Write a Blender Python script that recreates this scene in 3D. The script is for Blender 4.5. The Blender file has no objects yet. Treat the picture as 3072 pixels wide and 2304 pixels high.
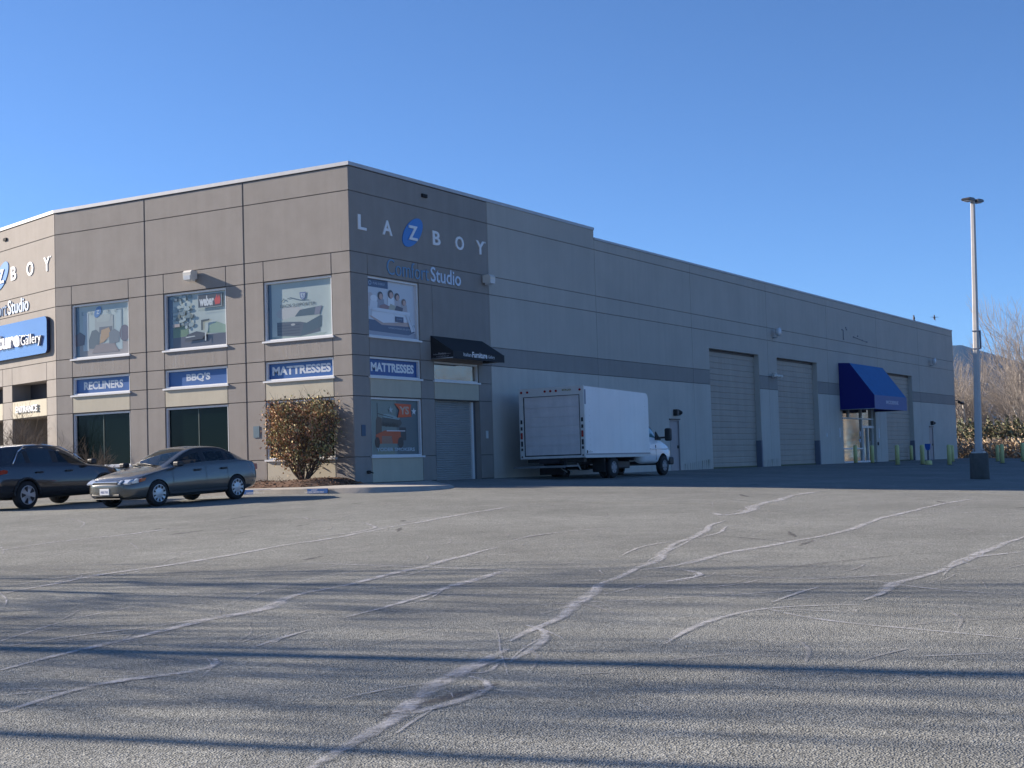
import bpy, bmesh, math, random
from mathutils import Vector, Matrix
R=math.radians
random.seed(7)
scene=bpy.context.scene
COL=scene.collection
# ---------------------------------------------------------------- camera
CAMP=Vector((-35.16,-26.45,0.34))
PITCH,YAW,ROLL=0.05733913,0.53582307,-0.03100891
fw=Vector((math.cos(YAW)*math.cos(PITCH),math.sin(YAW)*math.cos(PITCH),math.sin(PITCH)))
r0=Vector((math.sin(YAW),-math.cos(YAW),0)); u0=r0.cross(fw)
rr=math.cos(ROLL)*r0+math.sin(ROLL)*u0; uu=-math.sin(ROLL)*r0+math.cos(ROLL)*u0
cam=bpy.data.cameras.new('camera'); camo=bpy.data.objects.new('camera',cam); COL.objects.link(camo)
cam.sensor_fit='HORIZONTAL'; cam.sensor_width=36; cam.lens=4355.7/3072*36
cam.clip_start=0.5; cam.clip_end=30000
M=Matrix.Identity(4)
for i in range(3):
    M[i][0]=rr[i]; M[i][1]=uu[i]; M[i][2]=-fw[i]; M[i][3]=CAMP[i]
camo.matrix_world=M
scene.camera=camo
# ---------------------------------------------------------------- sky, sun, exposure
SUN_AZ,SUN_EL=101.0,21.7        # azimuth counter-clockwise from +x
w=bpy.data.worlds.new('World'); scene.world=w; w.use_nodes=True
nt=w.node_tree; nt.nodes.clear()
sky=nt.nodes.new('ShaderNodeTexSky'); sky.sky_type='NISHITA'; sky.sun_disc=False
sky.sun_elevation=R(SUN_EL); sky.sun_rotation=R(90-SUN_AZ)
sky.altitude=30; sky.air_density=0.6; sky.dust_density=0.3; sky.ozone_density=1.0
bg=nt.nodes.new('ShaderNodeBackground'); bg.inputs['Strength'].default_value=0.061
tint=nt.nodes.new('ShaderNodeMix'); tint.data_type='RGBA'; tint.blend_type='MULTIPLY'; tint.inputs['Factor'].default_value=1; tint.inputs['B'].default_value=(.62,.94,1.34,1)   # camera white balance of the clear winter sky
wo=nt.nodes.new('ShaderNodeOutputWorld')
nt.links.new(sky.outputs[0],tint.inputs['A']); nt.links.new(tint.outputs['Result'],bg.inputs[0]); nt.links.new(bg.outputs[0],wo.inputs[0])
sl=bpy.data.lights.new('sun','SUN'); sl.energy=5.0; sl.angle=R(0.53); sl.color=(1.0,0.87,0.73)
so=bpy.data.objects.new('sun',sl); COL.objects.link(so)
sd=Vector((math.cos(R(SUN_AZ))*math.cos(R(SUN_EL)),math.sin(R(SUN_AZ))*math.cos(R(SUN_EL)),math.sin(R(SUN_EL))))
so.rotation_euler=sd.to_track_quat('Z','Y').to_euler(); so.location=(0,60,60)
vs=scene.view_settings; vs.view_transform='Standard'; vs.look='None'; vs.exposure=1.2; vs.gamma=1; vs.use_curve_mapping=False
scene.render.engine='CYCLES'
# ---------------------------------------------------------------- helpers
def tag(o,label=None,cat=None,group=None,kind=None):
    if label: o['label']=label
    if cat: o['category']=cat
    if group: o['group']=group
    if kind: o['kind']=kind
    return o
def empty(name,loc,rz=0,label=None,cat=None,group=None):
    o=bpy.data.objects.new(name,None); COL.objects.link(o); o.location=loc; o.rotation_euler=(0,0,rz)
    o.empty_display_size=.3
    return tag(o,label,cat,group)
def s2l(c):
    c/=255.0
    return c/12.92 if c<=.04045 else ((c+.055)/1.055)**2.4
def rgb(r,g,b): return (s2l(r),s2l(g),s2l(b))
MATS={}
def mat(name,col,rough=.8,metal=0,spec=.5,noise=0,nscale=8,bump=0,bscale=60,coat=0,streak=0,alpha=1,emit=0):
    if name in MATS: return MATS[name]
    m=bpy.data.materials.new(name); m.use_nodes=True; n=m.node_tree; p=n.nodes['Principled BSDF']
    p.inputs['Base Color'].default_value=(*col,1); p.inputs['Roughness'].default_value=rough
    p.inputs['Metallic'].default_value=metal; p.inputs['Specular IOR Level'].default_value=spec
    p.inputs['Coat Weight'].default_value=coat; p.inputs['Coat Roughness'].default_value=.04; p.inputs['Alpha'].default_value=alpha
    if emit:
        p.inputs['Emission Color'].default_value=(*col,1); p.inputs['Emission Strength'].default_value=emit
    if noise or bump or streak:
        tc=n.nodes.new('ShaderNodeTexCoord')
    last=None
    def mul(prev,fac_socket,lo,hi):
        mr=n.nodes.new('ShaderNodeMapRange'); mr.inputs['To Min'].default_value=lo; mr.inputs['To Max'].default_value=hi
        mr.inputs['From Min'].default_value=.25; mr.inputs['From Max'].default_value=.75
        n.links.new(fac_socket,mr.inputs['Value'])
        mx=n.nodes.new('ShaderNodeMix'); mx.data_type='RGBA'; mx.blend_type='MULTIPLY'; mx.inputs['Factor'].default_value=1
        if prev is None: mx.inputs['A'].default_value=(*col,1)
        else: n.links.new(prev,mx.inputs['A'])
        n.links.new(mr.outputs[0],mx.inputs['B']); return mx.outputs['Result']
    if noise:
        t=n.nodes.new('ShaderNodeTexNoise'); t.inputs['Scale'].default_value=nscale; t.inputs['Detail'].default_value=6; t.inputs['Roughness'].default_value=.6
        n.links.new(tc.outputs['Object'],t.inputs['Vector']); last=mul(last,t.outputs['Fac'],1-noise,1+noise*.6)
    if streak:
        mp=n.nodes.new('ShaderNodeMapping'); mp.inputs['Scale'].default_value=(2.2,2.2,.10)
        t=n.nodes.new('ShaderNodeTexNoise'); t.inputs['Scale'].default_value=2.0; t.inputs['Detail'].default_value=5
        n.links.new(tc.outputs['Object'],mp.inputs['Vector']); n.links.new(mp.outputs[0],t.inputs['Vector']); last=mul(last,t.outputs['Fac'],1-streak,1+streak*.5)
    if last is not None: n.links.new(last,p.inputs['Base Color'])
    if bump:
        t=n.nodes.new('ShaderNodeTexNoise'); t.inputs['Scale'].default_value=bscale; t.inputs['Detail'].default_value=4
        n.links.new(tc.outputs['Object'],t.inputs['Vector'])
        b=n.nodes.new('ShaderNodeBump'); b.inputs['Strength'].default_value=bump; b.inputs['Distance'].default_value=.02
        n.links.new(t.outputs['Fac'],b.inputs['Height']); n.links.new(b.outputs[0],p.inputs['Normal'])
    MATS[name]=m; return m
class Frame:
    """flat wall frame: u along the wall, o outwards, z up"""
    def __init__(s,org,du,dn,sx=1): s.org=Vector(org); s.du=Vector(du).normalized(); s.dn=Vector(dn).normalized(); s.sx=sx
    def __call__(s,u,o,z): return s.org+s.du*u+s.dn*o+Vector((0,0,z))
FB=Frame((0,0,0),(0,1,0),(-1,0,0),-1)
FC=Frame((0,0,0),(1,0,0),(0,-1,0),1)
FA=Frame((0,12.8,0),(.285,.9585,0),(-.9585,.285,0),-1)
class MB:
    def __init__(s,f=None): s.v=[]; s.f=[]; s.m=[]; s.sm=[]; s.fr=f or (lambda x,y,z:Vector((x,y,z)))
    def P(s,a,b,c): s.v.append(s.fr(a,b,c)); return len(s.v)-1
    def face(s,pts,m=0,smooth=False):
        s.f.append([s.P(*p) for p in pts]); s.m.append(m); s.sm.append(smooth)
    def box(s,x0,x1,y0,y1,z0,z1,m=0,bev=0):
        if x0>x1:x0,x1=x1,x0
        if y0>y1:y0,y1=y1,y0
        if z0>z1:z0,z1=z1,z0
        b=bev
        if not b:
            i=[s.P(x,y,z) for x in(x0,x1) for y in (y0,y1) for z in (z0,z1)]
            for q in ((0,1,3,2),(4,6,7,5),(0,4,5,1),(2,3,7,6),(0,2,6,4),(1,5,7,3)): s.f.append([i[k] for k in q]); s.m.append(m); s.sm.append(False)
        else:
            bm=bmesh.new(); bmesh.ops.create_cube(bm,size=1)
            for v in bm.verts: v.co=Vector(((x0+x1)/2+v.co.x*(x1-x0),(y0+y1)/2+v.co.y*(y1-y0),(z0+z1)/2+v.co.z*(z1-z0)))
            bmesh.ops.bevel(bm,geom=bm.edges[:],offset=b,segments=2,affect='EDGES',profile=.5)
            s.addbm(bm,m)
    def addbm(s,bm,m=0,smooth=False):
        bm.verts.ensure_lookup_table(); k=len(s.v)
        for v in bm.verts: s.v.append(s.fr(*v.co))
        for f in bm.faces: s.f.append([k+v.index for v in f.verts]); s.m.append(m); s.sm.append(smooth)
        bm.free()
    def tube(s,a,b,r0,r1=None,n=8,m=0,caps=True,smooth=True):
        a=Vector(a); b=Vector(b); r1=r0 if r1 is None else r1
        d=(b-a); 
        if d.length<1e-6: return
        d.normalize(); x=d.orthogonal().normalized(); y=d.cross(x); k=len(s.v)
        for (c,r) in ((a,r0),(b,r1)):
            for i in range(n):
                t=2*math.pi*i/n; p=c+x*math.cos(t)*r+y*math.sin(t)*r; s.v.append(s.fr(*p))
        for i in range(n):
            j=(i+1)%n; s.f.append([k+i,k+j,k+n+j,k+n+i]); s.m.append(m); s.sm.append(smooth)
        if caps:
            s.f.append([k+i for i in range(n)][::-1]); s.m.append(m); s.sm.append(False)
            s.f.append([k+n+i for i in range(n)]); s.m.append(m); s.sm.append(False)
    def lathe(s,prof,axis='z',c=(0,0,0),n=24,m=0,smooth=True):
        k=len(s.v); c=Vector(c)
        for (r,h) in prof:
            for i in range(n):
                t=2*math.pi*i/n; a,b=r*math.cos(t),r*math.sin(t)
                p={'z':(a,b,h),'y':(a,h,b),'x':(h,a,b)}[axis]; s.v.append(s.fr(*(c+Vector(p))))
        for q in range(len(prof)-1):
            for i in range(n):
                j=(i+1)%n; s.f.append([k+q*n+i,k+q*n+j,k+(q+1)*n+j,k+(q+1)*n+i]); s.m.append(m); s.sm.append(smooth)
        return k
    def prism(s,pts,h0,h1,axis='y',m=0,side=None):
        """extrude a 2D outline along an axis. y: pts=(x,z)  z: pts=(x,y)  x: pts=(y,z)"""
        def T(p,h): return {'y':(p[0],h,p[1]),'z':(p[0],p[1],h),'x':(h,p[0],p[1])}[axis]
        n=len(pts); k=len(s.v)
        for h in (h0,h1):
            for p in pts: s.v.append(s.fr(*T(p,h)))
        s.f.append([k+i for i in range(n)]); s.m.append(m); s.sm.append(False)
        s.f.append([k+n+i for i in range(n)][::-1]); s.m.append(m); s.sm.append(False)
        for i in range(n):
            j=(i+1)%n; s.f.append([k+i,k+n+i,k+n+j,k+j]); s.m.append(m if side is None else side); s.sm.append(False)
    def build(s,name,mats,parent=None,local=None,fix=True):
        me=bpy.data.meshes.new(name); 
        vs=s.v
        if parent is not None and local is None:
            inv=parent.matrix_world_inv if hasattr(parent,'x') else None
        me.from_pydata([tuple(v) for v in vs],[],s.f)
        if not isinstance(mats,(list,tuple)): mats=[mats]
        for a in mats: me.materials.append(a)
        for p,a,q in zip(me.polygons,s.m,s.sm): p.material_index=a; p.use_smooth=q
        if fix:
            bm=bmesh.new(); bm.from_mesh(me); bmesh.ops.recalc_face_normals(bm,faces=bm.faces[:]); bm.to_mesh(me); bm.free()
        me.update()
        o=bpy.data.objects.new(name,me); COL.objects.link(o)
        if parent is not None: o.parent=parent
        return o
def wbuild(mb,name,mats,parent,**k):
    """mesh given in world coordinates under a parent that is not at the origin"""
    P=parent.location.copy() if parent else Vector()
    if parent and parent.parent: P=P+parent.parent.location
    mb.v=[v-P for v in mb.v]
    return mb.build(name,mats,parent,**k)
def text_verts(s,bold=0,space=1.0,ext=0.0,res=3,shear=0):
    cu=bpy.data.curves.new('t','FONT'); cu.body=s; cu.offset=bold; cu.space_character=space; cu.extrude=ext; cu.resolution_u=res; cu.size=1; cu.shear=shear
    o=bpy.data.objects.new('t',cu); COL.objects.link(o)
    dg=bpy.context.evaluated_depsgraph_get(); me=bpy.data.meshes.new_from_object(o.evaluated_get(dg))
    V=[v.co.copy() for v in me.vertices]; F=[list(p.vertices) for p in me.polygons]
    bpy.data.objects.remove(o); bpy.data.curves.remove(cu); bpy.data.meshes.remove(me)
    return V,F
def text_on(mb,s,ua,ub,za,zb,o,depth=0,bold=0.0,space=1.0,m=0,fit=True,shear=0):
    """text on a wall frame between image-left ua and image-right ub; za bottom, zb top of the ink"""
    V,F=text_verts(s,bold,space,.5 if depth else 0,shear=shear)
    if not V: return
    x0=min(v.x for v in V);x1=max(v.x for v in V);y0=min(v.y for v in V);y1=max(v.y for v in V)
    k=len(mb.v)
    for v in V:
        fx=(v.x-x0)/(x1-x0); fy=(v.y-y0)/(y1-y0)
        mb.v.append(mb.fr(ua+(ub-ua)*fx,o+(v.z+.5)*depth if depth else o,za+(zb-za)*fy))
    for f in F: mb.f.append([k+i for i in f]); mb.m.append(m); mb.sm.append(False)
GP=[(0,0),(4,.19),(8,.29),(12,.42),(15,.55),(19,.68),(30,.95),(44,1.2),(80,1.5),(1e5,1.5)]
def _interp(d):
    for (a,b),(c,e) in zip(GP,GP[1:]):
        if d<=c: return b+(e-b)*(d-a)/(c-a)
    return 1.5
def gz(x,y):
    d=math.hypot(min(x,0),min(y,0))
    return -(_interp(max(d-1.0,0))+2*_interp(d)+_interp(d+1.0))/4
# ---------------------------------------------------------------- materials of the place
mWallG=mat('warm_grey_wall_paint',(.284,.260,.238),.85,noise=.10,nscale=1.3,bump=.25,bscale=90,streak=.07)
mWallL=mat('light_grey_wall_paint',(.45,.42,.375),.85,noise=.10,nscale=.5,bump=.25,bscale=90,streak=.06)
mWallBounce=mat('light_grey_wall_bounce_lit',(.52,.49,.44),.85,noise=.12,nscale=.6,bump=.2,bscale=90,streak=.07)  # same paint as above the band, sky and ground bounce put into its colour
mBand=mat('grey_band_paint',(.285,.265,.245),.85,noise=.08,nscale=1.0,streak=.06)
mBeige=mat('beige_wall_paint',(.50,.46,.36),.85,noise=.08,nscale=1.5,streak=.06)
mGroove=mat('joint_sealant',(.09,.085,.085),.9)
mCop=mat('metal_coping',(.44,.45,.47),.5,metal=.15,noise=.1,nscale=3)
mRoof=mat('roof_membrane',(.3,.3,.3),.9)
mFrame=mat('white_aluminium',(.72,.72,.72),.4,noise=.05,nscale=5)
mGlassD=mat('dark_green_glass',(.003,.008,.007),.03,spec=.11)
mGlassR=mat('reflective_glass',(.34,.31,.26),.04,metal=.75,spec=.8,noise=.12,nscale=3)
mSteel=mat('galvanised_steel',(.45,.46,.47),.45,metal=.6,noise=.15,nscale=10)
mDark=mat('dark_void',(.012,.012,.014),.9)
mBlack=mat('black_plastic',(.02,.02,.022),.5)
mWhite=mat('white_paint',(.78,.78,.78),.45,noise=.04,nscale=4)
mBlueS=mat('blue_sign_vinyl',(.016,.085,.28),.35)
# ---------------------------------------------------------------- ground
def grid_mesh(name,xs,ys,zf,m,kind='structure'):
    V=[(x,y,zf(x,y)) for y in ys for x in xs]; n=len(xs)
    F=[(j*n+i,j*n+i+1,(j+1)*n+i+1,(j+1)*n+i) for j in range(len(ys)-1) for i in range(n-1)]
    me=bpy.data.meshes.new(name); me.from_pydata(V,[],F); me.materials.append(m)
    for p in me.polygons: p.use_smooth=True
    o=bpy.data.objects.new(name,me); COL.objects.link(o); tag(o,kind=kind); return o
def asphalt():
    m=bpy.data.materials.new('worn_asphalt'); m.use_nodes=True; n=m.node_tree; p=n.nodes['Principled BSDF']
    tc=n.nodes.new('ShaderNodeTexCoord')
    def noise(sc,det=4,rough=.55,vec=None):
        t=n.nodes.new('ShaderNodeTexNoise'); t.inputs['Scale'].default_value=sc; t.inputs['Detail'].default_value=det; t.inputs['Roughness'].default_value=rough
        n.links.new(vec or tc.outputs['Object'],t.inputs['Vector']); return t.outputs['Fac']
    def rng(s,a,b,lo,hi):
        r=n.nodes.new('ShaderNodeMapRange'); r.inputs['From Min'].default_value=a; r.inputs['From Max'].default_value=b; r.inputs['To Min'].default_value=lo; r.inputs['To Max'].default_value=hi
        n.links.new(s,r.inputs['Value']); return r.outputs[0]
    def mult(a,b):
        q=n.nodes.new('ShaderNodeMath'); q.operation='MULTIPLY'; n.links.new(a,q.inputs[0]); n.links.new(b,q.inputs[1]); return q.outputs[0]
    big=rng(noise(.22,5,.6),.3,.7,.82,1.14); mid=rng(noise(1.6,6,.7),.3,.7,.87,1.12)
    fine=rng(noise(36,4,.65),.32,.68,.50,1.55); vf=rng(noise(95,2,.5),.3,.7,.68,1.36)
    # small pale chips and scrapes
    mp=n.nodes.new('ShaderNodeMapping'); mp.inputs['Rotation'].default_value=(0,0,R(12)); mp.inputs['Scale'].default_value=(2.2,.8,1)
    n.links.new(tc.outputs['Object'],mp.inputs['Vector'])
    chip=rng(noise(2.3,4,.7,mp.outputs[0]),.64,.72,1.0,1.35)
    v=mult(mult(mult(big,mid),mult(fine,vf)),chip)
    mx=n.nodes.new('ShaderNodeMix'); mx.data_type='RGBA'; mx.blend_type='MULTIPLY'; mx.inputs['Factor'].default_value=1
    mx.inputs['A'].default_value=(.228,.232,.215,1); n.links.new(v,mx.inputs['B']); n.links.new(mx.outputs['Result'],p.inputs['Base Color'])
    p.inputs['Roughness'].default_value=1; p.inputs['Specular IOR Level'].default_value=.08
    vo=n.nodes.new('ShaderNodeTexVoronoi'); vo.inputs['Scale'].default_value=80; n.links.new(tc.outputs['Object'],vo.inputs['Vector'])
    b=n.nodes.new('ShaderNodeBump'); b.inputs['Strength'].default_value=.75; b.inputs['Distance'].default_value=.010; n.links.new(vo.outputs['Distance'],b.inputs['Height'])
    b2=n.nodes.new('ShaderNodeBump'); b2.inputs['Strength'].default_value=.22; b2.inputs['Distance'].default_value=.02; n.links.new(noise(14,4),b2.inputs['Height']); n.links.new(b.outputs[0],b2.inputs['Normal'])
    n.links.new(b2.outputs[0],p.inputs['Normal']); return m
mAsph=asphalt()
def fr(a,b,s): 
    k=max(1,int(round((b-a)/s))); return [a+(b-a)*i/k for i in range(k)]
xs=fr(-70,-45,5)+fr(-45,22,.75)+fr(22,79,3)+[79]; ys=fr(-70,-35,5)+fr(-35,8,.75)+fr(8,70,4)+[70]
grid_mesh('asphalt_lot',xs,ys,gz,mAsph)
mField=mat('winter_grass',(.16,.13,.08),.95,noise=.4,nscale=.6,bump=.4,bscale=8)
xs=[-9000,-3000,-800,-200]+fr(-90,140,10)+[140,200,400,1000,3000,9000]; ys=[-9000,-3000,-800,-200]+fr(-90,100,10)+[100,200,400,1000,3000,9000]
grid_mesh('ground',xs,ys,lambda x,y: gz(x,y)-.12,mField)
CRACKS=[(0.06,[(-15.35,-2.66),(-14.97,-2.76),(-13.65,-3.18)]),
(0.08,[(-19.55,-7.7),(-18.65,-7.29),(-18.03,-7.09),(-17.19,-7.12),(-16.34,-7.26),(-15.36,-7.08),(-14.91,-7.24)]),
(0.09,[(-24.18,-13.26),(-23.58,-13.13),(-23.04,-12.94),(-22.62,-12.72),(-22.3,-12.66),(-21.78,-12.64),(-21.17,-12.68),(-20.54,-12.57),(-19.8,-12.52),(-19.15,-12.41),(-18.14,-12.07),(-17.21,-11.99),(-15.92,-11.78),(-14.43,-11.46),(-13.1,-11.23),(-11.31,-10.88),(-8.65,-10.62)]),
(0.06,[(-23.07,-12.82),(-22.46,-12.59),(-22.03,-12.57),(-21.75,-12.77),(-21.54,-12.8)]),
(0.06,[(-22.43,-12.71),(-22.62,-13.07),(-22.06,-13.08),(-21.54,-12.8)]),
(0.05,[(-16.77,-11.59),(-16.14,-11.33),(-15.6,-11.53),(-14.31,-11.27),(-13.2,-10.04)]),
(0.05,[(-12.08,-7.51),(-12.82,-8.69),(-13.55,-9.66)]),
(0.1,[(-28.0,-17.84),(-27.7,-17.8),(-27.36,-17.67),(-26.83,-17.53),(-26.22,-17.42),(-25.68,-17.32),(-25.17,-17.24),(-24.61,-17.27),(-24.13,-17.18),(-23.68,-16.92),(-23.27,-16.67),(-22.78,-16.68),(-21.73,-16.53),(-20.56,-16.22),(-20.38,-16.37),(-19.43,-16.05),(-18.52,-15.9),(-17.55,-15.64)]),
(0.05,[(-27.14,-16.81),(-26.57,-16.84),(-26.08,-16.95),(-25.66,-17.15),(-25.09,-17.17)]),
(0.05,[(-21.73,-16.53),(-21.26,-16.77),(-20.51,-16.46)]),
(0.05,[(-20.23,-14.42),(-20.29,-15.1),(-20.3,-15.83),(-20.41,-16.59),(-20.36,-17.58)]),
(0.07,[(-26.43,-18.87),(-25.92,-18.8),(-25.53,-18.67)]),
(0.08,[(-24.64,-18.41),(-24.1,-18.37),(-23.11,-18.11),(-21.75,-17.79),(-20.23,-17.51)]),
(0.1,[(-29.18,-19.26),(-28.88,-19.21),(-28.51,-19.06),(-28.16,-18.95),(-27.92,-18.96),(-27.74,-19.17),(-27.63,-19.28),(-27.41,-19.3),(-27.15,-19.27),(-27.02,-19.02)]),
(0.06,[(-28.58,-18.54),(-28.46,-18.84),(-28.44,-18.99)]),
(0.06,[(-28.75,-18.74),(-28.58,-18.87),(-28.45,-19.0)]),
(0.17,[(-29.72,-22.0),(-29.58,-21.96),(-29.35,-21.87),(-29.0,-21.76),(-28.57,-21.62),(-28.1,-21.47),(-27.6,-21.29),(-27.14,-21.16),(-26.63,-21.02),(-25.87,-20.87)]),
(0.09,[(-28.65,-21.68),(-28.2,-21.62),(-27.91,-21.67),(-27.62,-21.69),(-27.34,-21.69),(-27.06,-21.38),(-27.07,-21.21)]),
(0.05,[(-28.03,-20.92),(-27.89,-20.97),(-27.68,-20.97),(-27.44,-21.02),(-27.27,-21.19)]),
(0.22,[(-27.11,-21.1),(-26.85,-20.99),(-26.85,-21.15),(-26.39,-21.06),(-26.27,-21.1)]),
(0.15,[(-25.51,-20.65),(-24.99,-20.52),(-23.98,-20.21),(-22.8,-19.81),(-21.44,-19.37),(-20.75,-19.19),(-19.73,-18.92),(-19.15,-18.82),(-16.54,-17.94),(-14.84,-17.55),(-12.31,-16.75),(-11.39,-16.62)]),
(0.13,[(-26.41,-21.19),(-25.75,-21.04),(-25.19,-20.8),(-24.72,-20.47),(-24.63,-20.26)]),
(0.07,[(-22.29,-19.8),(-21.94,-19.89),(-21.19,-19.79),(-20.78,-19.92),(-20.61,-20.06),(-20.21,-20.11),(-19.8,-19.65),(-19.74,-19.4)]),
(0.09,[(-19.97,-19.09),(-19.49,-19.28),(-18.72,-19.24),(-18.11,-19.13),(-17.4,-19.16),(-16.53,-19.24),(-15.77,-19.35),(-13.92,-19.41),(-12.25,-19.24),(-10.2,-19.01),(-9.14,-18.91),(-7.1,-18.81),(-4.06,-18.67),(-2.2,-18.72)]),
(0.05,[(-18.23,-17.96),(-16.82,-17.58),(-15.97,-17.68),(-15.48,-17.83)]),
(0.06,[(-15.28,-17.75),(-14.32,-17.71),(-12.81,-17.21)]),
(0.06,[(-16.3,-15.17),(-15.29,-14.99),(-14.07,-15.17),(-13.41,-15.69)]),
(0.14,[(-13.73,-22.08),(-15.83,-22.18),(-17.09,-22.18),(-18.47,-22.24),(-19.42,-22.28),(-20.19,-22.2),(-20.78,-22.23),(-21.72,-22.37),(-22.05,-22.34)]),
(0.09,[(-16.43,-22.62),(-17.06,-22.31),(-17.43,-22.15),(-18.47,-22.24)]),
(0.05,[(-20.2,-20.16),(-20.41,-20.51),(-20.36,-21.02),(-20.41,-21.29),(-20.15,-21.58),(-19.7,-21.82),(-19.34,-22.26)]),
(0.05,[(-20.13,-21.65),(-20.38,-22.01),(-20.85,-22.39),(-20.98,-22.76),(-21.16,-23.13),(-21.26,-23.59)]),
(0.07,[(-25.22,-21.81),(-24.58,-21.71),(-23.8,-21.58),(-23.38,-21.61),(-22.86,-21.67),(-22.68,-21.86),(-22.51,-22.23),(-22.4,-22.4)]),
(0.06,[(-22.9,-21.68),(-23.24,-22.06),(-23.56,-22.3),(-23.7,-22.62),(-23.78,-23.02),(-23.91,-23.51),(-24.06,-23.8),(-24.19,-24.18)]),
(0.04,[(-22.9,-21.72),(-22.94,-22.16),(-22.96,-22.48),(-22.99,-22.79),(-22.76,-22.47)]),
(0.05,[(-21.61,-20.24),(-21.51,-20.58),(-21.24,-20.72),(-20.51,-20.76)]),
(0.06,[(-22.46,-21.6),(-21.88,-21.57),(-20.98,-21.58)]),
(0.05,[(-25.31,-23.54),(-25.14,-23.74),(-24.94,-24.0),(-24.81,-24.3)]),
(0.04,[(-20.25,-17.52),(-19.85,-17.93),(-19.76,-18.81)]),
(0.04,[(-21.41,-18.62),(-21.4,-19.07),(-21.02,-19.09)]),
(0.25,[(-9.25,-15.36),(-10.14,-15.97),(-9.06,-16.0),(-6.77,-15.39),(-2.63,-14.59),(0.6,-14.15)]),
(-0.04,[(-19.96,-20.47),(-18.95,-20.65),(-18.19,-20.95),(-17.3,-21.39),(-16.75,-21.82)]),
(-0.03,[(-15.83,-17.25),(-14.77,-17.9),(-15.77,-19.35)])]
def sealant(name,col,neg=False):
    m=bpy.data.materials.new(name); m.use_nodes=True; n=m.node_tree; p=n.nodes['Principled BSDF']
    p.inputs['Base Color'].default_value=(*col,1); p.inputs['Roughness'].default_value=.75
    tc=n.nodes.new('ShaderNodeTexCoord'); t=n.nodes.new('ShaderNodeTexNoise'); t.inputs['Scale'].default_value=5; t.inputs['Detail'].default_value=8; t.inputs['Roughness'].default_value=.75
    n.links.new(tc.outputs['Object'],t.inputs['Vector'])
    r=n.nodes.new('ShaderNodeMapRange'); r.inputs['From Min'].default_value=.36; r.inputs['From Max'].default_value=.60; r.inputs['To Min'].default_value=.05; r.inputs['To Max'].default_value=1.0
    n.links.new(t.outputs['Fac'],r.inputs['Value'])
    at=n.nodes.new('ShaderNodeAttribute'); at.attribute_name='edge'
    e=n.nodes.new('ShaderNodeMapRange'); e.inputs['From Min'].default_value=0; e.inputs['From Max'].default_value=.75; e.interpolation_type='SMOOTHSTEP'; n.links.new(at.outputs['Fac'],e.inputs['Value'])
    g=n.nodes.new('ShaderNodeTexNoise'); g.inputs['Scale'].default_value=38; g.inputs['Detail'].default_value=4; n.links.new(tc.outputs['Object'],g.inputs['Vector'])
    gr=n.nodes.new('ShaderNodeMapRange'); gr.inputs['From Min'].default_value=.35; gr.inputs['From Max'].default_value=.6; gr.inputs['To Min'].default_value=.5; gr.inputs['To Max'].default_value=1; n.links.new(g.outputs['Fac'],gr.inputs['Value'])
    k1=n.nodes.new('ShaderNodeMath'); k1.operation='MULTIPLY'; n.links.new(r.outputs[0],k1.inputs[0]); n.links.new(e.outputs[0],k1.inputs[1])
    k2=n.nodes.new('ShaderNodeMath'); k2.operation='MULTIPLY'; n.links.new(k1.outputs[0],k2.inputs[0]); n.links.new(gr.outputs[0],k2.inputs[1]); n.links.new(k2.outputs[0],p.inputs['Alpha'])
    b=n.nodes.new('ShaderNodeBump'); b.inputs['Strength'].default_value=.5; b.inputs['Distance'].default_value=.008; n.links.new(g.outputs['Fac'],b.inputs['Height']); n.links.new(b.outputs[0],p.inputs['Normal']); p.inputs['Specular IOR Level'].default_value=.1
    return m
mSeal=sealant('pale_crack_filler',(.53,.53,.535)); mOil=sealant('dark_tyre_mark',(.05,.05,.06)); mLine=sealant('worn_paint_line',(.50,.46,.33))
def strips(name,items,m,lift,wob=.5):
    mb=MB(); rnd=random.Random(3); EDGE=[]
    for w_,pts in items:
        w_=abs(w_); w_=w_*(1 if wob<.15 else 1.9 if w_<.115 else 1.15); q=[]
        for (a,b),(c,d) in zip(pts,pts[1:]):
            L=math.hypot(c-a,d-b); k=max(1,int(L/.22))
            for i in range(k): q.append((a+(c-a)*i/k,b+(d-b)*i/k))
        q.append(pts[-1]); 
        # smooth corners
        for _ in range(3): q=[q[0]]+[((q[i-1][0]+2*q[i][0]+q[i+1][0])/4,(q[i-1][1]+2*q[i][1]+q[i+1][1])/4) for i in range(1,len(q)-1)]+[q[-1]]
        nx=ny=0; ed=[]
        for i,(x,y) in enumerate(q):
            a=q[max(i-1,0)]; b=q[min(i+1,len(q)-1)]; dx,dy=b[0]-a[0],b[1]-a[1]; L=math.hypot(dx,dy) or 1
            end=min(i,len(q)-1-i); f=min(1,.25+end*.2)
            j=wob*w_*(.3*math.sin(i*.31+w_*50)+.2*math.sin(i*.83)+rnd.uniform(-.10,.10))
            ww=w_*f*(1+.2*math.sin(i*.37+3)+rnd.uniform(-.15,.15)); cx,cy=x-dy/L*j,y+dx/L*j
            ed.append(((cx-dy/L*ww/2,cy+dx/L*ww/2),(cx,cy),(cx+dy/L*ww/2,cy-dx/L*ww/2)))
        k0=len(mb.v)
        for row in ed:
            for t_,p in enumerate(row): mb.v.append(Vector((p[0],p[1],gz(*p)+lift))); EDGE.append(1.0 if t_==1 else 0.0)
        for i in range(len(ed)-1):
            a=k0+i*3
            for t_ in (0,1): mb.f.append([a+t_,a+t_+1,a+t_+4,a+t_+3]); mb.m.append(0); mb.sm.append(True)
    o=mb.build(name,m,fix=False); at=o.data.attributes.new('edge','FLOAT','POINT')
    for q_,val in zip(at.data,EDGE): q_.value=val
    return tag(o,kind='structure')
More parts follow.
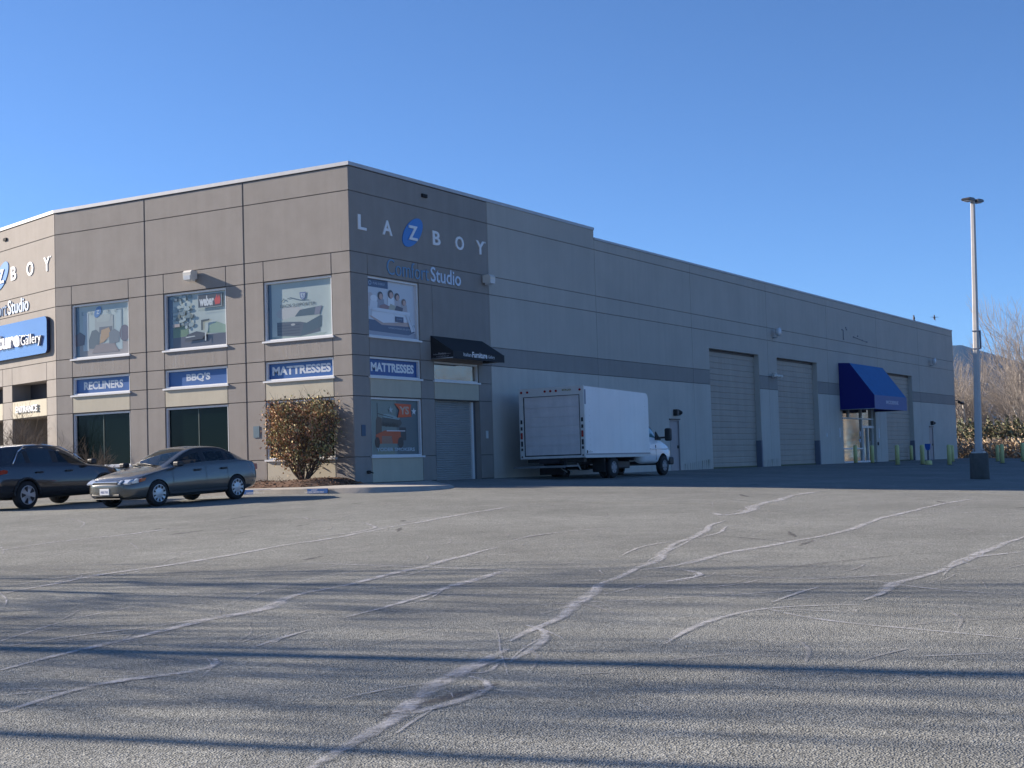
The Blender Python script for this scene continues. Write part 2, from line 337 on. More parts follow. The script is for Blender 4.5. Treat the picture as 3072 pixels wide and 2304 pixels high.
strips('crack_filler',[c for c in CRACKS if c[0]>0],mSeal,.007)
rnd=random.Random(21); extra=[]
for w_,pts in CRACKS:
    if w_<.07: continue
    for rep in range(3):
        n_=len(pts); a_=rnd.randrange(0,max(1,n_-1)); b_=min(n_,a_+rnd.randrange(2,6)); q_=[(x+rnd.gauss(0,.10),y+rnd.gauss(0,.14)) for x,y in pts[a_:b_]]
        if len(q_)>1: extra.append((rnd.uniform(.018,.04),q_))
for i in range(46):
    x=rnd.uniform(-28,-2); y=rnd.uniform(-22,-3); a_=rnd.choice((rnd.gauss(.75,.25),rnd.gauss(2.3,.4))); q_=[(x,y)]
    for k in range(rnd.randrange(3,8)): a_+=rnd.gauss(0,.13); x+=math.cos(a_)*.6; y+=math.sin(a_)*.6; q_.append((x,y))
    if any(px>-8 and py>-6 for px,py in q_): continue
    extra.append((rnd.uniform(.015,.035),q_))
strips('hairline_cracks',extra,mSeal,.005)
oil=[]
for i in range(34):
    x=rnd.uniform(-29,8); y=rnd.uniform(-23,-4); a_=rnd.gauss(.3,.5); L=rnd.uniform(.2,1.3); oil.append((rnd.uniform(.12,.5),[(x,y),(x+L*math.cos(a_),y+L*math.sin(a_))]))
strips('oil_stains',oil,sealant('old_oil_stain',(.14,.138,.138)),.0035,.1)
strips('tyre_marks',[c for c in CRACKS if c[0]<0],mOil,.010)
rnd=random.Random(11); ch=[]
for i in range(1500):
    x=rnd.uniform(-29,-3); y=rnd.uniform(-24,4); 
    if x<-9 and y>-6: continue
    a=rnd.gauss(2.2,.7); L=rnd.uniform(.05,.7)**1.3; ch.append((rnd.uniform(.02,.09),[(x,y),(x+L*math.cos(a),y+L*math.sin(a))]))
ch=[]
for i in range(900):
    x=rnd.uniform(-27,2); y=rnd.uniform(-24,-1)
    if x<-6 and y>-6: continue
    a=rnd.gauss(.6,.9) if rnd.random()<.6 else rnd.gauss(2.3,.5); L=rnd.uniform(.2,1.5); ch.append((rnd.uniform(.04,.12),[(x,y),(x+L*.5*math.cos(a),y+L*.5*math.sin(a)),(x+L*math.cos(a+.2),y+L*math.sin(a+.2))]))
strips('surface_scuffs',ch,sealant('pale_scuff',(.40,.395,.38)),.0045,.1)
strips('worn_line_marking',[(.09,[(-7.41,-9.6),(-6.9,-12),(-6.4,-14.3),(-6.1,-16.2)]),(.08,[(-1.5,-19.5),(3,-17),(8,-13.5)])],mLine,.006,.1)
# ---------------------------------------------------------------- kerbed island with mulch
mKerb=mat('concrete_kerb',(.36,.335,.30),.9,noise=.18,nscale=4,bump=.3,bscale=40)
mWalk=mat('concrete_walk',(.42,.395,.35),.9,noise=.12,nscale=3,bump=.2,bscale=40)
kp=[(-4.3,24),(-4.3,8),(-4.3,0.6),(-4.32,-1.2),(-4.28,-2.4),(-4.1,-3.3),(-3.6,-3.95),(-2.8,-4.25),(-1.6,-4.2),(0.0,-3.5),(1.3,-2.2),(2.7,-1.0),(3.6,-.3),(4.0,-.03)]
kh=[.15,.15,.15,.15,.15,.15,.15,.13,.10,.06,.05,.05,.04,.03]
def dens(p,h,s=.25):
    o=[]
    for (a,b),(c,d) in zip(zip(p,h),zip(p[1:],h[1:])):
        L=math.hypot(c[0]-a[0],c[1]-a[1]); k=max(1,int(L/s))
        for i in range(k): t=i/k; o.append((a[0]+(c[0]-a[0])*t,a[1]+(c[1]-a[1])*t,b+(d-b)*t))
    o.append((*p[-1],h[-1])); return o
kd=dens(kp,kh)
for _ in range(4): kd=[kd[0]]+[tuple((kd[i-1][j]+2*kd[i][j]+kd[i+1][j])/4 for j in range(3)) for i in range(1,len(kd)-1)]+[kd[-1]]
mb=MB(); prof=[(0,-.1),(0,.9),(.02,1.0),(.15,1.0)]
def offp(i,d):
    a=kd[max(i-1,0)]; b=kd[min(i+1,len(kd)-1)]; dx,dy=b[0]-a[0],b[1]-a[1]; L=math.hypot(dx,dy) or 1
    return kd[i][0]-dy/L*d, kd[i][1]+dx/L*d
def kring(i):
    x,y,h=kd[i]; z=gz(x,y); q=[]
    sl_=0 if y>-2.6 else min(.30,(-2.6-y)*.2 if x<-2.5 else .30)
    for d,t in ((-sl_,-.12/max(h,.01)),(.0,.85),(.025,1.0),(.15,1.0)):
        px,py=offp(i,d); q.append((px,py,(gz(px,py) if t<0 else z)+h*t))
    return q
for i in range(len(kd)):
    for q in kring(i): mb.v.append(Vector(q))
for i in range(len(kd)-1):
    for j in range(3): mb.f.append([i*4+j,i*4+4+j,i*4+5+j,i*4+j+1]); mb.m.append(0); mb.sm.append(True)
kerb=mb.build('kerb',mKerb,fix=False); kerb.data.set_sharp_from_angle(angle=R(38)); tag(kerb,kind='structure')
mb=MB()
def inner(i):
    x,y,h=kd[i]; px,py=offp(i,.15); return (px,py,gz(x,y)+h-.003)
def wallpt(x,y):   # nearest wall foot
    if y>0.0 and x<0: return (0.02+max(0,(y-12.8)*.285),y,-.01)
    if x<0.3: return (0.02,-.0+0.02,-.01)
    return (x,0.02,-.01)
for i in range(len(kd)-1):
    a,b=inner(i),inner(i+1); c,d=wallpt(*b[:2]),wallpt(*a[:2])
    n=6
    for k in range(n):
        L=lambda p,q,t:tuple(p[j]+(q[j]-p[j])*t for j in range(3))
        mb.face([L(a,d,k/n),L(b,c,k/n),L(b,c,(k+1)/n),L(a,d,(k+1)/n)],smooth=True)
tag(mb.build('sidewalk',mWalk,fix=False),kind='structure')
# mulch bed as low mounds of bark
mMulch=mat('bark_mulch',(.13,.065,.035),.95,noise=.5,nscale=14,bump=.8,bscale=30)
mb=MB(); rnd=random.Random(5); nx,ny=24,110
def mul(x,y):
    e=min(1,max(0,(x+2.9)/.5))*min(1,max(0,(y+.35)/.6)); base=-.01-.045*(-x/4.1)
    return base+.015+e*(.11+.06*math.sin(y*1.7+x)*math.sin(x*2+1)+.05*math.exp(-((y-1.0)/1.6)**2))
for i in range(nx):
    for j in range(ny):
        x0=-2.9+2.88*i/nx; x1=-2.9+2.88*(i+1)/nx; y0=-.35+14*j/ny; y1=-.35+14*(j+1)/ny
        mb.face([(x,y,mul(x,y)) for x,y in ((x0,y0),(x1,y0),(x1,y1),(x0,y1))],smooth=True)
for k in range(2600):
    x=rnd.uniform(-2.95,-.05); y=rnd.uniform(-.4,13); z=mul(x,y)+.01; a=rnd.uniform(0,6.28); L=rnd.uniform(.02,.07); W=L*.4
    c,s_=math.cos(a)*L,math.sin(a)*L; t=rnd.uniform(-.02,.05)
    mb.face([(x-c,y-s_,z),(x+s_*.4,y-c*.4,z+t),(x+c,y+s_,z+t*.5),(x-s_*.4,y+c*.4,z+.01)])
tag(mb.build('bark_mulch',mMulch,fix=False),'reddish bark mulch bed along the foot of the shop wall','mulch',kind='stuff')
# blue stencils on the kerb face
def kerb_sign(ya,yb,label):
    f=Frame((-4.3,0,gz(-4.3,(ya+yb)/2)),(0,1,0),(-1,0,0),-1)
    mb=MB(f); mb.box(yb,ya,-.02,.004,.012,.14)
    t=empty('kerb_parking_sign',f(ya,0,0),label=label,cat='painted sign',group='blue parking notices on the kerb')
    wbuild(mb,'sign_panel',mBlueS,t)
    mb=MB(f); text_on(mb,'Furniture',ya-.55,yb+.55,.088,.125,.008); text_on(mb,'CUSTOMER PARKING ONLY',ya-.12,yb+.12,.028,.066,.008)
    wbuild(mb,'lettering',mWhite,t,fix=False)
kerb_sign(-1.4,-2.3,'blue painted parking notice on the kerb nearest the building corner')
kerb_sign(.65,-.35,'blue painted parking notice on the kerb right behind the sedan')
def lay(a,b,z): return Vector((.05+.5*a+.86*b,-1.75-.86*a+.5*b,z))
mb=MB(lay); mb.box(-.36,.36,-.22,.22,-.13,-.058); tag(mb.build('painted_notice',mBlueS),'small blue painted notice lying flat beside the shaded poster window','painted sign')
# ---------------------------------------------------------------- the building
BLD=empty('retail_warehouse_building',(0,0,0),label='long two storey grey concrete shop and warehouse with a dark corner bay',cat='building')
def grid_faces(mb,u0,u1,z0,z1,o,opens,m):
    us=sorted({u0,u1}|{min(max(q,u0),u1) for t in opens for q in t[:2]}); zs=sorted({z0,z1}|{min(max(q,z0),z1) for t in opens for q in t[2:4]})
    for a,b in zip(us,us[1:]):
        for c,d in zip(zs,zs[1:]):
            cu,cz=(a+b)/2,(c+d)/2
            if any(t[0]<cu<t[1] and t[2]<cz<t[3] for t in opens): continue
            mb.face([(a,o,c),(b,o,c),(b,o,d),(a,o,d)],m)
GD=.022
def facade(fr_,name,panels,opens,ext,mats,back_m,groove=.014,major=()):
    """panels (u0,u1,z0,z1,mat index); opens (u0,u1,z0,z1,depth)"""
    mb=MB(fr_); u0,u1,z0,z1=ext
    grid_faces(mb,u0,u1,z0,z1,-GD,opens,back_m)
    for (a,b,c,d,m) in panels:
        if any(t[0]<=a+.02 and t[1]>=b-.02 and t[2]<=c+.02 and t[3]>=d-.02 for t in opens): continue
        ga=groove*(1.8 if any(abs(a-q)<.01 for q in major) else 1); gb=groove*(1.8 if any(abs(b-q)<.01 for q in major) else 1)
        A,B,C,D=a+ga*.6,b-gb*.6,c+groove*.6,d-groove*.6
        if c<=z0+.01: C=c
        A2,B2,C2,D2=a+ga*1.3,b-gb*1.3,(c if c<=z0+.01 else c+groove*1.3),d-groove*1.3
        grid_faces(mb,A2,B2,C2,D2,0,opens,m)
        def edge(p,q,r,s_): mb.face([p,q,r,s_],m)
        def cut(lo,hi,fix,horiz):
            seg=[(lo,hi)]
            for t in opens:
                if horiz: x0,x1,y0,y1=t[0],t[1],t[2],t[3]
                else: x0,x1,y0,y1=t[2],t[3],t[0],t[1]
                if y0-.03<fix<y1+.03:
                    n=[]
                    for (p,q) in seg:
                        if q<=x0 or p>=x1: n.append((p,q))
                        else:
                            if p<x0: n.append((p,x0))
                            if q>x1: n.append((x1,q))
                    seg=n
            return seg
        for p,q in cut(A2,B2,D,True): edge((p,-GD,D),(q,-GD,D),(q,0,D2),(p,0,D2))
        if C2!=c:
            for p,q in cut(A2,B2,C,True): edge((p,-GD,C),(q,-GD,C),(q,0,C2),(p,0,C2))
        for p,q in cut(C2,D2,A,False): edge((A,-GD,p),(A,-GD,q),(A2,0,q),(A2,0,p))
        for p,q in cut(C2,D2,B,False): edge((B,-GD,p),(B,-GD,q),(B2,0,q),(B2,0,p))
    rm=[p[4] for p in panels][0]
    for t in opens:
        a,b,c,d,dp=t[:5]; m=t[5] if len(t)>5 else rm
        mb.face([(a,0,c),(a,-dp,c),(a,-dp,d),(a,0,d)],m); mb.face([(b,0,c),(b,-dp,c),(b,-dp,d),(b,0,d)],m)
        mb.face([(a,0,d),(b,0,d),(b,-dp,d),(a,-dp,d)],m)
        if c>z0+.02: mb.face([(a,0,c),(b,0,c),(b,-dp,c),(a,-dp,c)],m)
    return mb.build(name,mats,BLD,fix=False)
# --- front wall (B): window bays
ZR=[0,.80,2.65,3.28,3.89,4.53,6.405,7.06,8.92,9.67]
YB=[0,.73,3.42,4.2,4.985,7.70,8.51,9.30,12.01,12.8]
wins=[(.73,3.42),(4.985,7.70),(9.30,12.01)]
pan=[];opn=[]
for a,b in zip(YB,YB[1:]):
    wc=(a,b) in wins
    for i in range(6):
        c,d=ZR[i],ZR[i+1]
        pan.append((a,b,c,d,1 if wc and i in (0,2) else 0))
    pan.append((a,b,ZR[6],ZR[7],0))
for a,b in ((0,4.2),(4.2,8.51),(8.51,12.8)):
    for i in (7,8): pan.append((a,b,ZR[i],ZR[i+1],0))
for a,b in wins: opn+=[(a,b,.80,2.63,.16),(a,b,3.26,3.87,.16),(a,b,4.51,6.385,.16)]
facade(FB,'front_wall',pan,opn,(0,12.8,-.3,9.70),[mWallG,mBeige,mGroove],2,major=(4.2,8.51))
# --- dark corner bay (C) and the long warehouse side
pan=[]; opn=[(.87,3.63,.80,2.63,.16),(.87,3.63,3.26,3.89,.16),(.87,3.63,4.51,6.385,.16),(4.41,7.15,3.26,3.90,.16),(4.41,7.15,-.3,2.64,.30)]
def rows(us,z0,z1,mf): 
    for a,b in zip(us,us[1:]): pan.append((a,b,z0,z1,mf(a,b)))
one=lambda a,b:0
bz=lambda a,b:1 if (a,b) in ((.87,3.63),(4.41,7.15)) else 0
U=[0,.87,3.63,4.41,7.15,8.0]
rows([0,.87,3.63,4.41,7.15,8.0],0,.80,lambda a,b:1 if (a,b)==(.87,3.63) else 0); rows(U,.80,2.65,one); rows(U,2.65,3.26,bz); rows(U,3.26,3.90,one)
rows([0,.87,3.63,4.41,8.0],3.90,4.54,one); rows([0,.87,3.63,4.41,8.0],4.54,6.41,one); rows([0,.87,3.63,8.0],6.41,7.06,one); rows([0,8.0],7.06,8.92,one); rows([0,8.0],8.92,9.67,one)
facade(FC,'corner_bay_wall',pan,opn,(0,8.0,-.3,9.70),[mWallG,mBeige,mGroove],2,groove=.011)
pan=[]; XJ=[8.0,16.13,25.5,35.0,44.4,53.95,63.5,72.95]
for a,b in zip(XJ,XJ[1:]):
    top=9.70 if b<17 else 9.33
    for c,d,m in ((-.3,3.90,1),(3.90,4.56,2),(4.56,6.41,0),(6.41,7.06,0),(7.06,8.92,0),(8.92,top,0)): pan.append((a,b,c,d,m))
DO=[(27.4,33.7),(36.25,42.5),(55.4,61.6)]
opn=[(a,b,-.3,5.6,.30) for a,b in DO]+[(46.65,53.05,-.3,3.2,.25),(22.72,23.74,-.3,2.20,.10),(65.4,66.4,-.3,2.22,.10)]
facade(FC,'side_wall',pan,opn,(8.0,72.95,-.3,9.33),[mWallL,mWallBounce,mBand,mGroove],3,groove=.011)
mb=MB(FC); mb.box(8.0,16.13,-.2,-GD,9.33,9.70); mb.build('parapet',mWallL,BLD)
# --- entrance wall (A)
pan=[]; UA=[0,.77,3.62,4.44,7.3,8.1]
for a,b in zip(UA,UA[1:]):
    wc=(b-a)>2
    for i in range(7):
        if i==0: c,d=-.3,2.65
        elif i==1: continue
        else: c,d=ZR[i],ZR[i+1]
        if wc and i==0: m=1
        m=1 if (wc and i==2) else 0
        if i in (5,): continue
        if i==4: pan.append((a,b,c,d,m)); continue
        if i==6: continue
        pan.append((a,b,c,d,m))
for i in (5,6,7,8): pan.append((0,8.1,ZR[i],ZR[i+1],0)); pan.append((8.1,14,ZR[i],ZR[i+1],0))
for i in range(5): pan.append((8.1,14,ZR[i],ZR[i+1],0))
opn=[(.77,3.62,-.3,2.64,1.6),(.77,3.62,3.28,3.90,.7),(4.44,7.3,-.3,2.64,1.6),(4.44,7.3,3.28,3.90,.7)]
facade(FA,'entrance_wall',pan,opn,(0,14,-.3,9.70),[mWallG,mBeige,mGroove],2,groove=.012)
mb=MB(FA)
mb.box(.2,8.0,-1.75,-1.62,-.3,2.9); mb.box(.2,8.0,-.9,-.72,3.0,4.2)
mb.build('porch_wall',mat('porch_dark_paint',(.06,.055,.06),.8,noise=.1),BLD)
mb=MB(FA); mb.box(4.8,7.0,-1.62,-1.55,-.1,2.25); mb.build('porch_glazing',mGlassD,BLD)
mb=MB(FA); mb.box(1.2,3.3,-1.62,-1.55,-.1,2.25); pg=mb.build('porch_glazing',mGlassD,BLD)
mb=MB(FA)
for a in (1.2,2.25,3.3,4.8,5.9,7.0): mb.box(a-.03,a+.03,-1.55,-1.50,-.1,2.28)
mb.build('mullion',mBlack,pg)
mb=MB(FA); mb.box(.95,1.5,-1.3,-1.0,2.35,2.43); mb.build('soffit_light',mWhite,BLD)
# hidden sides and roof
mb=MB(); e=FA(14,0,0); pts=[(8,-.2),(.2,-.2+.4),(.2,12.75),(e.x+.2,e.y),(20,34),(72.9,34),(72.9,.2),(8,.2)]
mb.v=[]; mb=MB()
for p,q in (((e.x,e.y),(20,34)),((20,34),(72.95,34)),((72.95,34),(72.95,.0))): mb.face([(*p,-.3),(*q,-.3),(*q,9.33),(*p,9.33)])
mb.build('rear_wall',mWallL,BLD,fix=False)
mb=MB(); mb.face([(.1,.1,8.9),(.1,12.8,8.9),(e.x+.1,e.y,8.9),(20,34,8.9),(72.9,34,8.9),(72.9,.1,8.9)]); mb.build('roof',mRoof,BLD,fix=False)
# coping
mb=MB(FB); mb.box(-.04,12.8,-.30,.035,9.69,9.80); mb.build('coping',mCop,BLD)
mb=MB(FA); mb.box(.012,14,-.30,.035,9.69,9.80); mb.build('coping',mCop,BLD)
mb=MB(FC); mb.box(-.032,16.13,-.30,.03,9.692,9.803); mb.build('coping',mCop,BLD)
mb=MB(FC); mb.box(16.132,72.98,-.30,.03,9.325,9.41); 
mb.build('coping',mCop,BLD)
mb=MB(FC)
for k in range(1,21): mb.box(16.13+k*2.84-.02,16.13+k*2.84+.02,-.02,.036,9.322,9.414)
mb.build('coping_joint',mSteel,BLD)
# rain and dust stains running down from the joints and sills (their own shape, thin film)
def stain_mat(name,col,hi):
    m=bpy.data.materials.new(name); m.use_nodes=True; n=m.node_tree; p=n.nodes['Principled BSDF']; p.inputs['Base Color'].default_value=(*col,1); p.inputs['Roughness'].default_value=.9
    tc=n.nodes.new('ShaderNodeTexCoord'); mp=n.nodes.new('ShaderNodeMapping'); mp.inputs['Scale'].default_value=(7,7,.35); t=n.nodes.new('ShaderNodeTexNoise'); t.inputs['Scale'].default_value=1.5; t.inputs['Detail'].default_value=6
    n.links.new(tc.outputs['Object'],mp.inputs['Vector']); n.links.new(mp.outputs[0],t.inputs['Vector'])
    r=n.nodes.new('ShaderNodeMapRange'); r.inputs['From Min'].default_value=.50; r.inputs['From Max'].default_value=.72; r.inputs['To Min'].default_value=0; r.inputs['To Max'].default_value=hi
    n.links.new(t.outputs['Fac'],r.inputs['Value']); n.links.new(r.outputs[0],p.inputs['Alpha']); return m
mSt=stain_mat('pale_run_stain',(.55,.53,.5),.40); mMoss=stain_mat('green_algae',(.09,.11,.03),.8)
mb=MB(FB); mb.face([(.18,.002,7.12),(.42,.002,7.12),(.36,.002,8.35),(.28,.002,8.4)])
for a,b in wins: mb.face([(a+.3,.002,3.95),(b-.3,.002,3.95),(b-.4,.002,4.4),(a+.6,.002,4.4)])
mb.build('run_stain',mSt,BLD,fix=False)
mb=MB(FC); mb.face([(24,.002,-.05),(27.3,.002,-.05),(27.3,.002,.45),(24,.002,.25)]); mb.face([(33.75,.002,-.05),(36.2,.002,-.05),(36.2,.002,.4),(33.75,.002,.3)]); mb.build('algae_stain',mMoss,BLD,fix=False)

# --- windows
def window(fr_,a,b,c,d,kind,frame_w=.06,lab=None):
    """a,b = opening; returns pane object with frame and sill below it"""
    mb=MB(fr_); g=frame_w; pane_m={'dark':mGlassD,'sign':mBlueS,'refl':mGlassR,'poster':mPost}[kind]
    mb.box(a+g,b-g,-.135,-.125,c+g,d-g); pane=mb.build('window',pane_m,BLD)
    if lab: pane['label']=lab
    mb=MB(fr_)
    for (x0,x1,z0,z1) in ((a,a+g,c,d),(b-g,b,c,d),(a+g,b-g,c,c+g),(a+g,b-g,d-g,d)): mb.box(x0,x1,-.14,-.04,z0,z1)
    mb.build('frame',mFrame,pane)
    mb=MB(fr_); mb.box(a-.06,b+.06,-.03,.055,c-.045,c+.012); mb.build('sill',mFrame,pane)
    if kind=='dark':
        mb=MB(fr_); mb.box((a+b)/2-.015,(a+b)/2+.015,-.124,-.11,c+g,d-g); mb.build('glazing_bar',mat('green_steel',(.05,.09,.08),.5),pane)
    return pane
PM={}
def pm(*c,r=.25): 
    k=tuple(c)
    if k not in PM: PM[k]=mat('print_and_shade_ink_%d'%len(PM),rgb(*[a*.80+b*.20 for a,b in zip(c,(142,156,160))]),r,spec=.5)
    return PM[k]
mPost=mat('poster_vinyl',(.33,.40,.40),.22,noise=.10,nscale=1.2,spec=.5)
class Poster:
    """flat print behind the glass: x 0..1 from image left, y 0..1 up"""
    def __init__(s,fr_,a,b,c,d,g=.06): s.fr=fr_; s.l,s.r=((b-g,a+g) if fr_.sx<0 else (a+g,b-g)); s.c=c+g; s.d=d-g; s.mb=MB(fr_); s.mats=[]; s.k=0
    def mi(s,m):
        if m not in s.mats: s.mats.append(m)
        return s.mats.index(m)
    def X(s,x): return s.l+(s.r-s.l)*x
    def Y(s,y): return s.c+(s.d-s.c)*y
    def poly(s,pts,m): s.k+=1; s.mb.face([(s.X(x),-.123+s.k*.0007,s.Y(y)) for x,y in pts],s.mi(m))
    def rect(s,x0,x1,y0,y1,m): s.poly([(x0,y0),(x1,y0),(x1,y1),(x0,y1)],m)
    def ell(s,cx,cy,rx,ry,m,n=18,rot=0): s.poly([(cx+rx*math.cos(t)*math.cos(rot)-ry*math.sin(t)*math.sin(rot),cy+rx*math.cos(t)*math.sin(rot)+ry*math.sin(t)*math.cos(rot)) for t in [2*math.pi*i/n for i in range(n)]],m)
    def text(s,t,x0,x1,y0,y1,m,bold=.0,space=1,shear=0): s.k+=1; text_on(s.mb,t,s.X(x0),s.X(x1),s.Y(y0),s.Y(y1),-.123+s.k*.0007,bold=bold,m=s.mi(m),space=space,shear=shear)
    def done(s,name,par): s.mb.build(name,s.mats,par,fix=False)
rp=random.Random(4)
# front wall windows
for (a,b),t,bold in zip(wins,('MATTRESSES',"BBQ'S",'RECLINERS'),(.045,.045,.04)):
    window(FB,a,b,.80,2.63,'dark')
    p=window(FB,a,b,3.26,3.87,'sign',lab='blue sign panel reading '+t)
    q=Poster(FB,a,b,3.26,3.87); x0,x1={'MATTRESSES':(.05,.95),"BBQ'S":(.30,.70),'RECLINERS':(.14,.86)}[t]
    q.text(t,x0,x1,.24,.80,pm(200,205,215),bold=bold); q.done('lettering',p)
# upper left poster: living room with chairs
a,b=wins[2]; p=window(FB,a,b,4.51,6.385,'poster'); q=Poster(FB,a,b,4.51,6.385)
G=lambda *c:pm(*c)
q.rect(0,1,0,.24,G(136,130,130)); q.rect(.0,.07,.0,1,G(70,96,118)); q.rect(.14,.24,.12,.86,G(158,172,180)); q.rect(.74,.86,.10,.90,G(150,170,176)); q.rect(.36,.70,.30,.78,G(142,150,150))  # narrow full height strip at the left is the shaded jamb painted in
q.rect(.44,.68,.42,.56,G(88,92,100)); q.poly([(.38,.80),(.66,.80),(.62,.66),(.40,.66)],G(150,160,158))
q.poly([(.25,.16),(.42,.14),(.45,.44),(.38,.52),(.30,.50),(.24,.30)],G(78,88,96)); q.poly([(.44,.24),(.52,.26),(.66,.40),(.62,.54),(.48,.50)],G(158,130,98)); q.poly([(.62,.20),(.80,.24),(.82,.42),(.72,.50),(.62,.44)],G(96,104,114))
q.ell(.90,.40,.09,.16,G(82,78,92)); q.poly([(0,.22),(.16,.24),(.18,.42),(.08,.50),(0,.44)],G(80,70,82)); q.poly([(.30,.06),(.80,.06),(.72,.22),(.38,.22)],G(122,112,112))
q.poly([(.84,.30),(.85,.30),(.85,.88),(.76,.88),(.76,.87),(.84,.87)],G(110,120,130))
q.ell(.42,.86,.06,.115,G(64,104,160),rot=-.35); q.text('Z',.395,.445,.82,.90,G(170,190,205),bold=.02)
for c_,x in zip('LABOY',(.12,.26,.58,.72,.90)): q.text(c_,x,x+.045,.82,.89,G(120,140,152))
q.done('poster',p)
# middle poster: garden kitchen with barbecue
a,b=wins[1]; p=window(FB,a,b,4.51,6.385,'poster'); q=Poster(FB,a,b,4.51,6.385)
q.rect(0,.09,0,1,G(40,62,92)); q.rect(.09,1,0,.22,G(62,64,80)); q.poly([(.09,.20),(.36,.22),(.34,.40),(.20,.44),(.09,.40)],G(84,112,86)); q.poly([(.66,.24),(.98,.22),(.98,.36),(.82,.44),(.70,.38)],G(112,138,122))  # dark strip on the left edge: shade of the window jamb put into colour
for i in range(60):
    x=rp.uniform(.10,.42); y=rp.uniform(.38,.98); q.ell(x,y,rp.uniform(.015,.05),rp.uniform(.015,.045),G(*rp.choice([(98,118,126),(120,140,146),(84,100,112),(140,158,162),(86,96,92)])),n=7)
q.rect(.10,.22,.40,.46,G(150,140,136))
q.poly([(.30,.12),(.60,.14),(.66,.24),(.50,.29),(.34,.24)],G(44,46,58)); q.poly([(.32,.18),(.52,.20),(.52,.215),(.32,.20)],G(170,180,184)); q.ell(.56,.22,.10,.04,G(50,52,62)); q.poly([(.58,.30),(.61,.30),(.61,.45),(.72,.47),(.72,.50),(.58,.49)],G(48,56,60)); q.poly([(.64,.10),(.66,.10),(.66,.26),(.64,.26)],G(178,184,186))
q.rect(.53,.93,.71,.97,G(150,164,170)); q.rect(.54,.92,.72,.96,G(44,48,56)); q.text('weber',.56,.80,.74,.93,G(190,198,204),bold=.045)
q.poly([(.82,.75),(.90,.76),(.91,.84),(.885,.93),(.865,.86),(.85,.94),(.83,.88),(.81,.84)],G(180,50,44)); q.text('DISCOVER WHAT IS POSSIBLE',.54,.90,.655,.685,G(86,104,112)); q.done('poster',p)
# right poster: mattress
a,b=wins[0]; p=window(FB,a,b,4.51,6.385,'poster'); q=Poster(FB,a,b,4.51,6.385)
q.rect(0,.06,0,1,G(66,88,110)); q.ell(.35,.45,.22,.12,G(160,164,166))  # left edge strip paints the shade of the window reveal
q.poly([(.06,.0),(.85,.0),(.90,.05),(.06,.05)],G(130,146,142))
q.poly([(.14,.06),(.50,.02),(.80,.08),(.80,.34),(.50,.28),(.14,.30)],G(64,72,86)); q.poly([(.50,.02),(.82,.16),(.83,.36),(.56,.26)],G(52,70,84)); q.poly([(.16,.31),(.50,.28),(.60,.25),(.82,.37),(.72,.40),(.34,.37)],G(150,162,160))
for i in range(4): q.rect(.15,.49,.08+i*.05,.093+i*.05,G(48,54,72))
q.ell(.39,.24,.035,.02,G(150,154,158)); q.poly([(.42,.38),(.80,.38),(.84,.53),(.50,.49)],G(56,74,88)); q.poly([(.72,.385),(.80,.38),(.84,.53),(.74,.515)],G(100,104,122))
q.text('BACK SUPPORTER',.20,.74,.555,.615,G(84,98,110),bold=.01)
q.poly([(.30,.70),(.36,.715),(.44,.68),(.52,.655),(.64,.65),(.64,.66),(.52,.668),(.44,.70),(.36,.73),(.31,.715)],G(70,88,104))
q.poly([(.50,.80),(.60,.80),(.59,.70),(.55,.66),(.51,.70)],G(84,98,140)); q.poly([(.515,.78),(.585,.78),(.575,.71),(.55,.685),(.525,.71)],G(150,166,182)); q.text('5',.535,.565,.70,.77,G(74,92,140),bold=.02)
q.poly([(.22,.66),(.25,.69),(.24,.70),(.21,.67)],G(74,92,104)); q.poly([(.25,.72),(.29,.68),(.28,.67),(.24,.71)],G(74,92,104)); q.done('poster',p)
# corner bay windows
p=window(FC,.87,3.63,.80,2.63,'poster',lab='smoker poster window in the dark corner bay'); q=Poster(FC,.87,3.63,.80,2.63)
mS=lambda r,g,b: mat('sign_ink_%d_%d_%d'%(r,g,b),rgb(r,g,b),.3)
q.rect(0,1,0,1,mS(120,134,128)); q.rect(.55,1,0,1,mS(92,108,112)); q.rect(.15,.50,.0,.12,mS(128,138,120))
q.rect(.155,.17,.58,.94,mS(60,62,66)); q.poly([(.12,.30),(.24,.30),(.25,.66),(.16,.70),(.13,.62)],mS(90,80,72)); q.poly([(.24,.52),(.60,.50),(.66,.58),(.62,.66),(.40,.70),(.26,.68)],mS(74,78,76)); q.poly([(.28,.68),(.60,.64),(.62,.67),(.40,.74),(.28,.74)],mS(138,160,160))
q.poly([(.16,.755),(.48,.68),(.48,.67),(.16,.74)],mS(56,60,60)); q.rect(.60,.74,.26,.50,mS(60,66,70)); q.poly([(.14,.20),(.64,.20),(.62,.44),(.30,.44),(.12,.36)],mS(190,84,48)); q.poly([(.24,.20),(.46,.20),(.44,.34),(.24,.34)],mS(150,112,96)); q.rect(.34,.72,.425,.445,mS(205,200,200)); q.ell(.15,.22,.05,.10,mS(54,50,52)); q.ell(.62,.22,.06,.10,mS(54,58,62))
for i in range(26): q.rect(.27+.012*i,.276+.012*i,.52+.02*math.sin(i),.56+.03*math.sin(i*1.7),mS(52,54,54))
q.poly([(.50,.94),(.85,.93),(.83,.82),(.85,.70),(.56,.68),(.60,.82)],mS(214,84,36)); q.text('YS',.60,.80,.74,.89,mS(190,160,140),bold=.04)
def star(cx,cy,r,m): q.poly([(cx+r*(1 if i%2==0 else .42)*math.sin(i*math.pi/5),cy+r*1.35*(1 if i%2==0 else .42)*math.cos(i*math.pi/5)) for i in range(10)],m)
star(.42,.82,.05,mS(170,180,180)); star(.90,.80,.055,mS(215,222,225)); q.text('YODER SMOKERS',.12,.90,.06,.125,mS(176,192,200),bold=.03); q.done('poster',p)
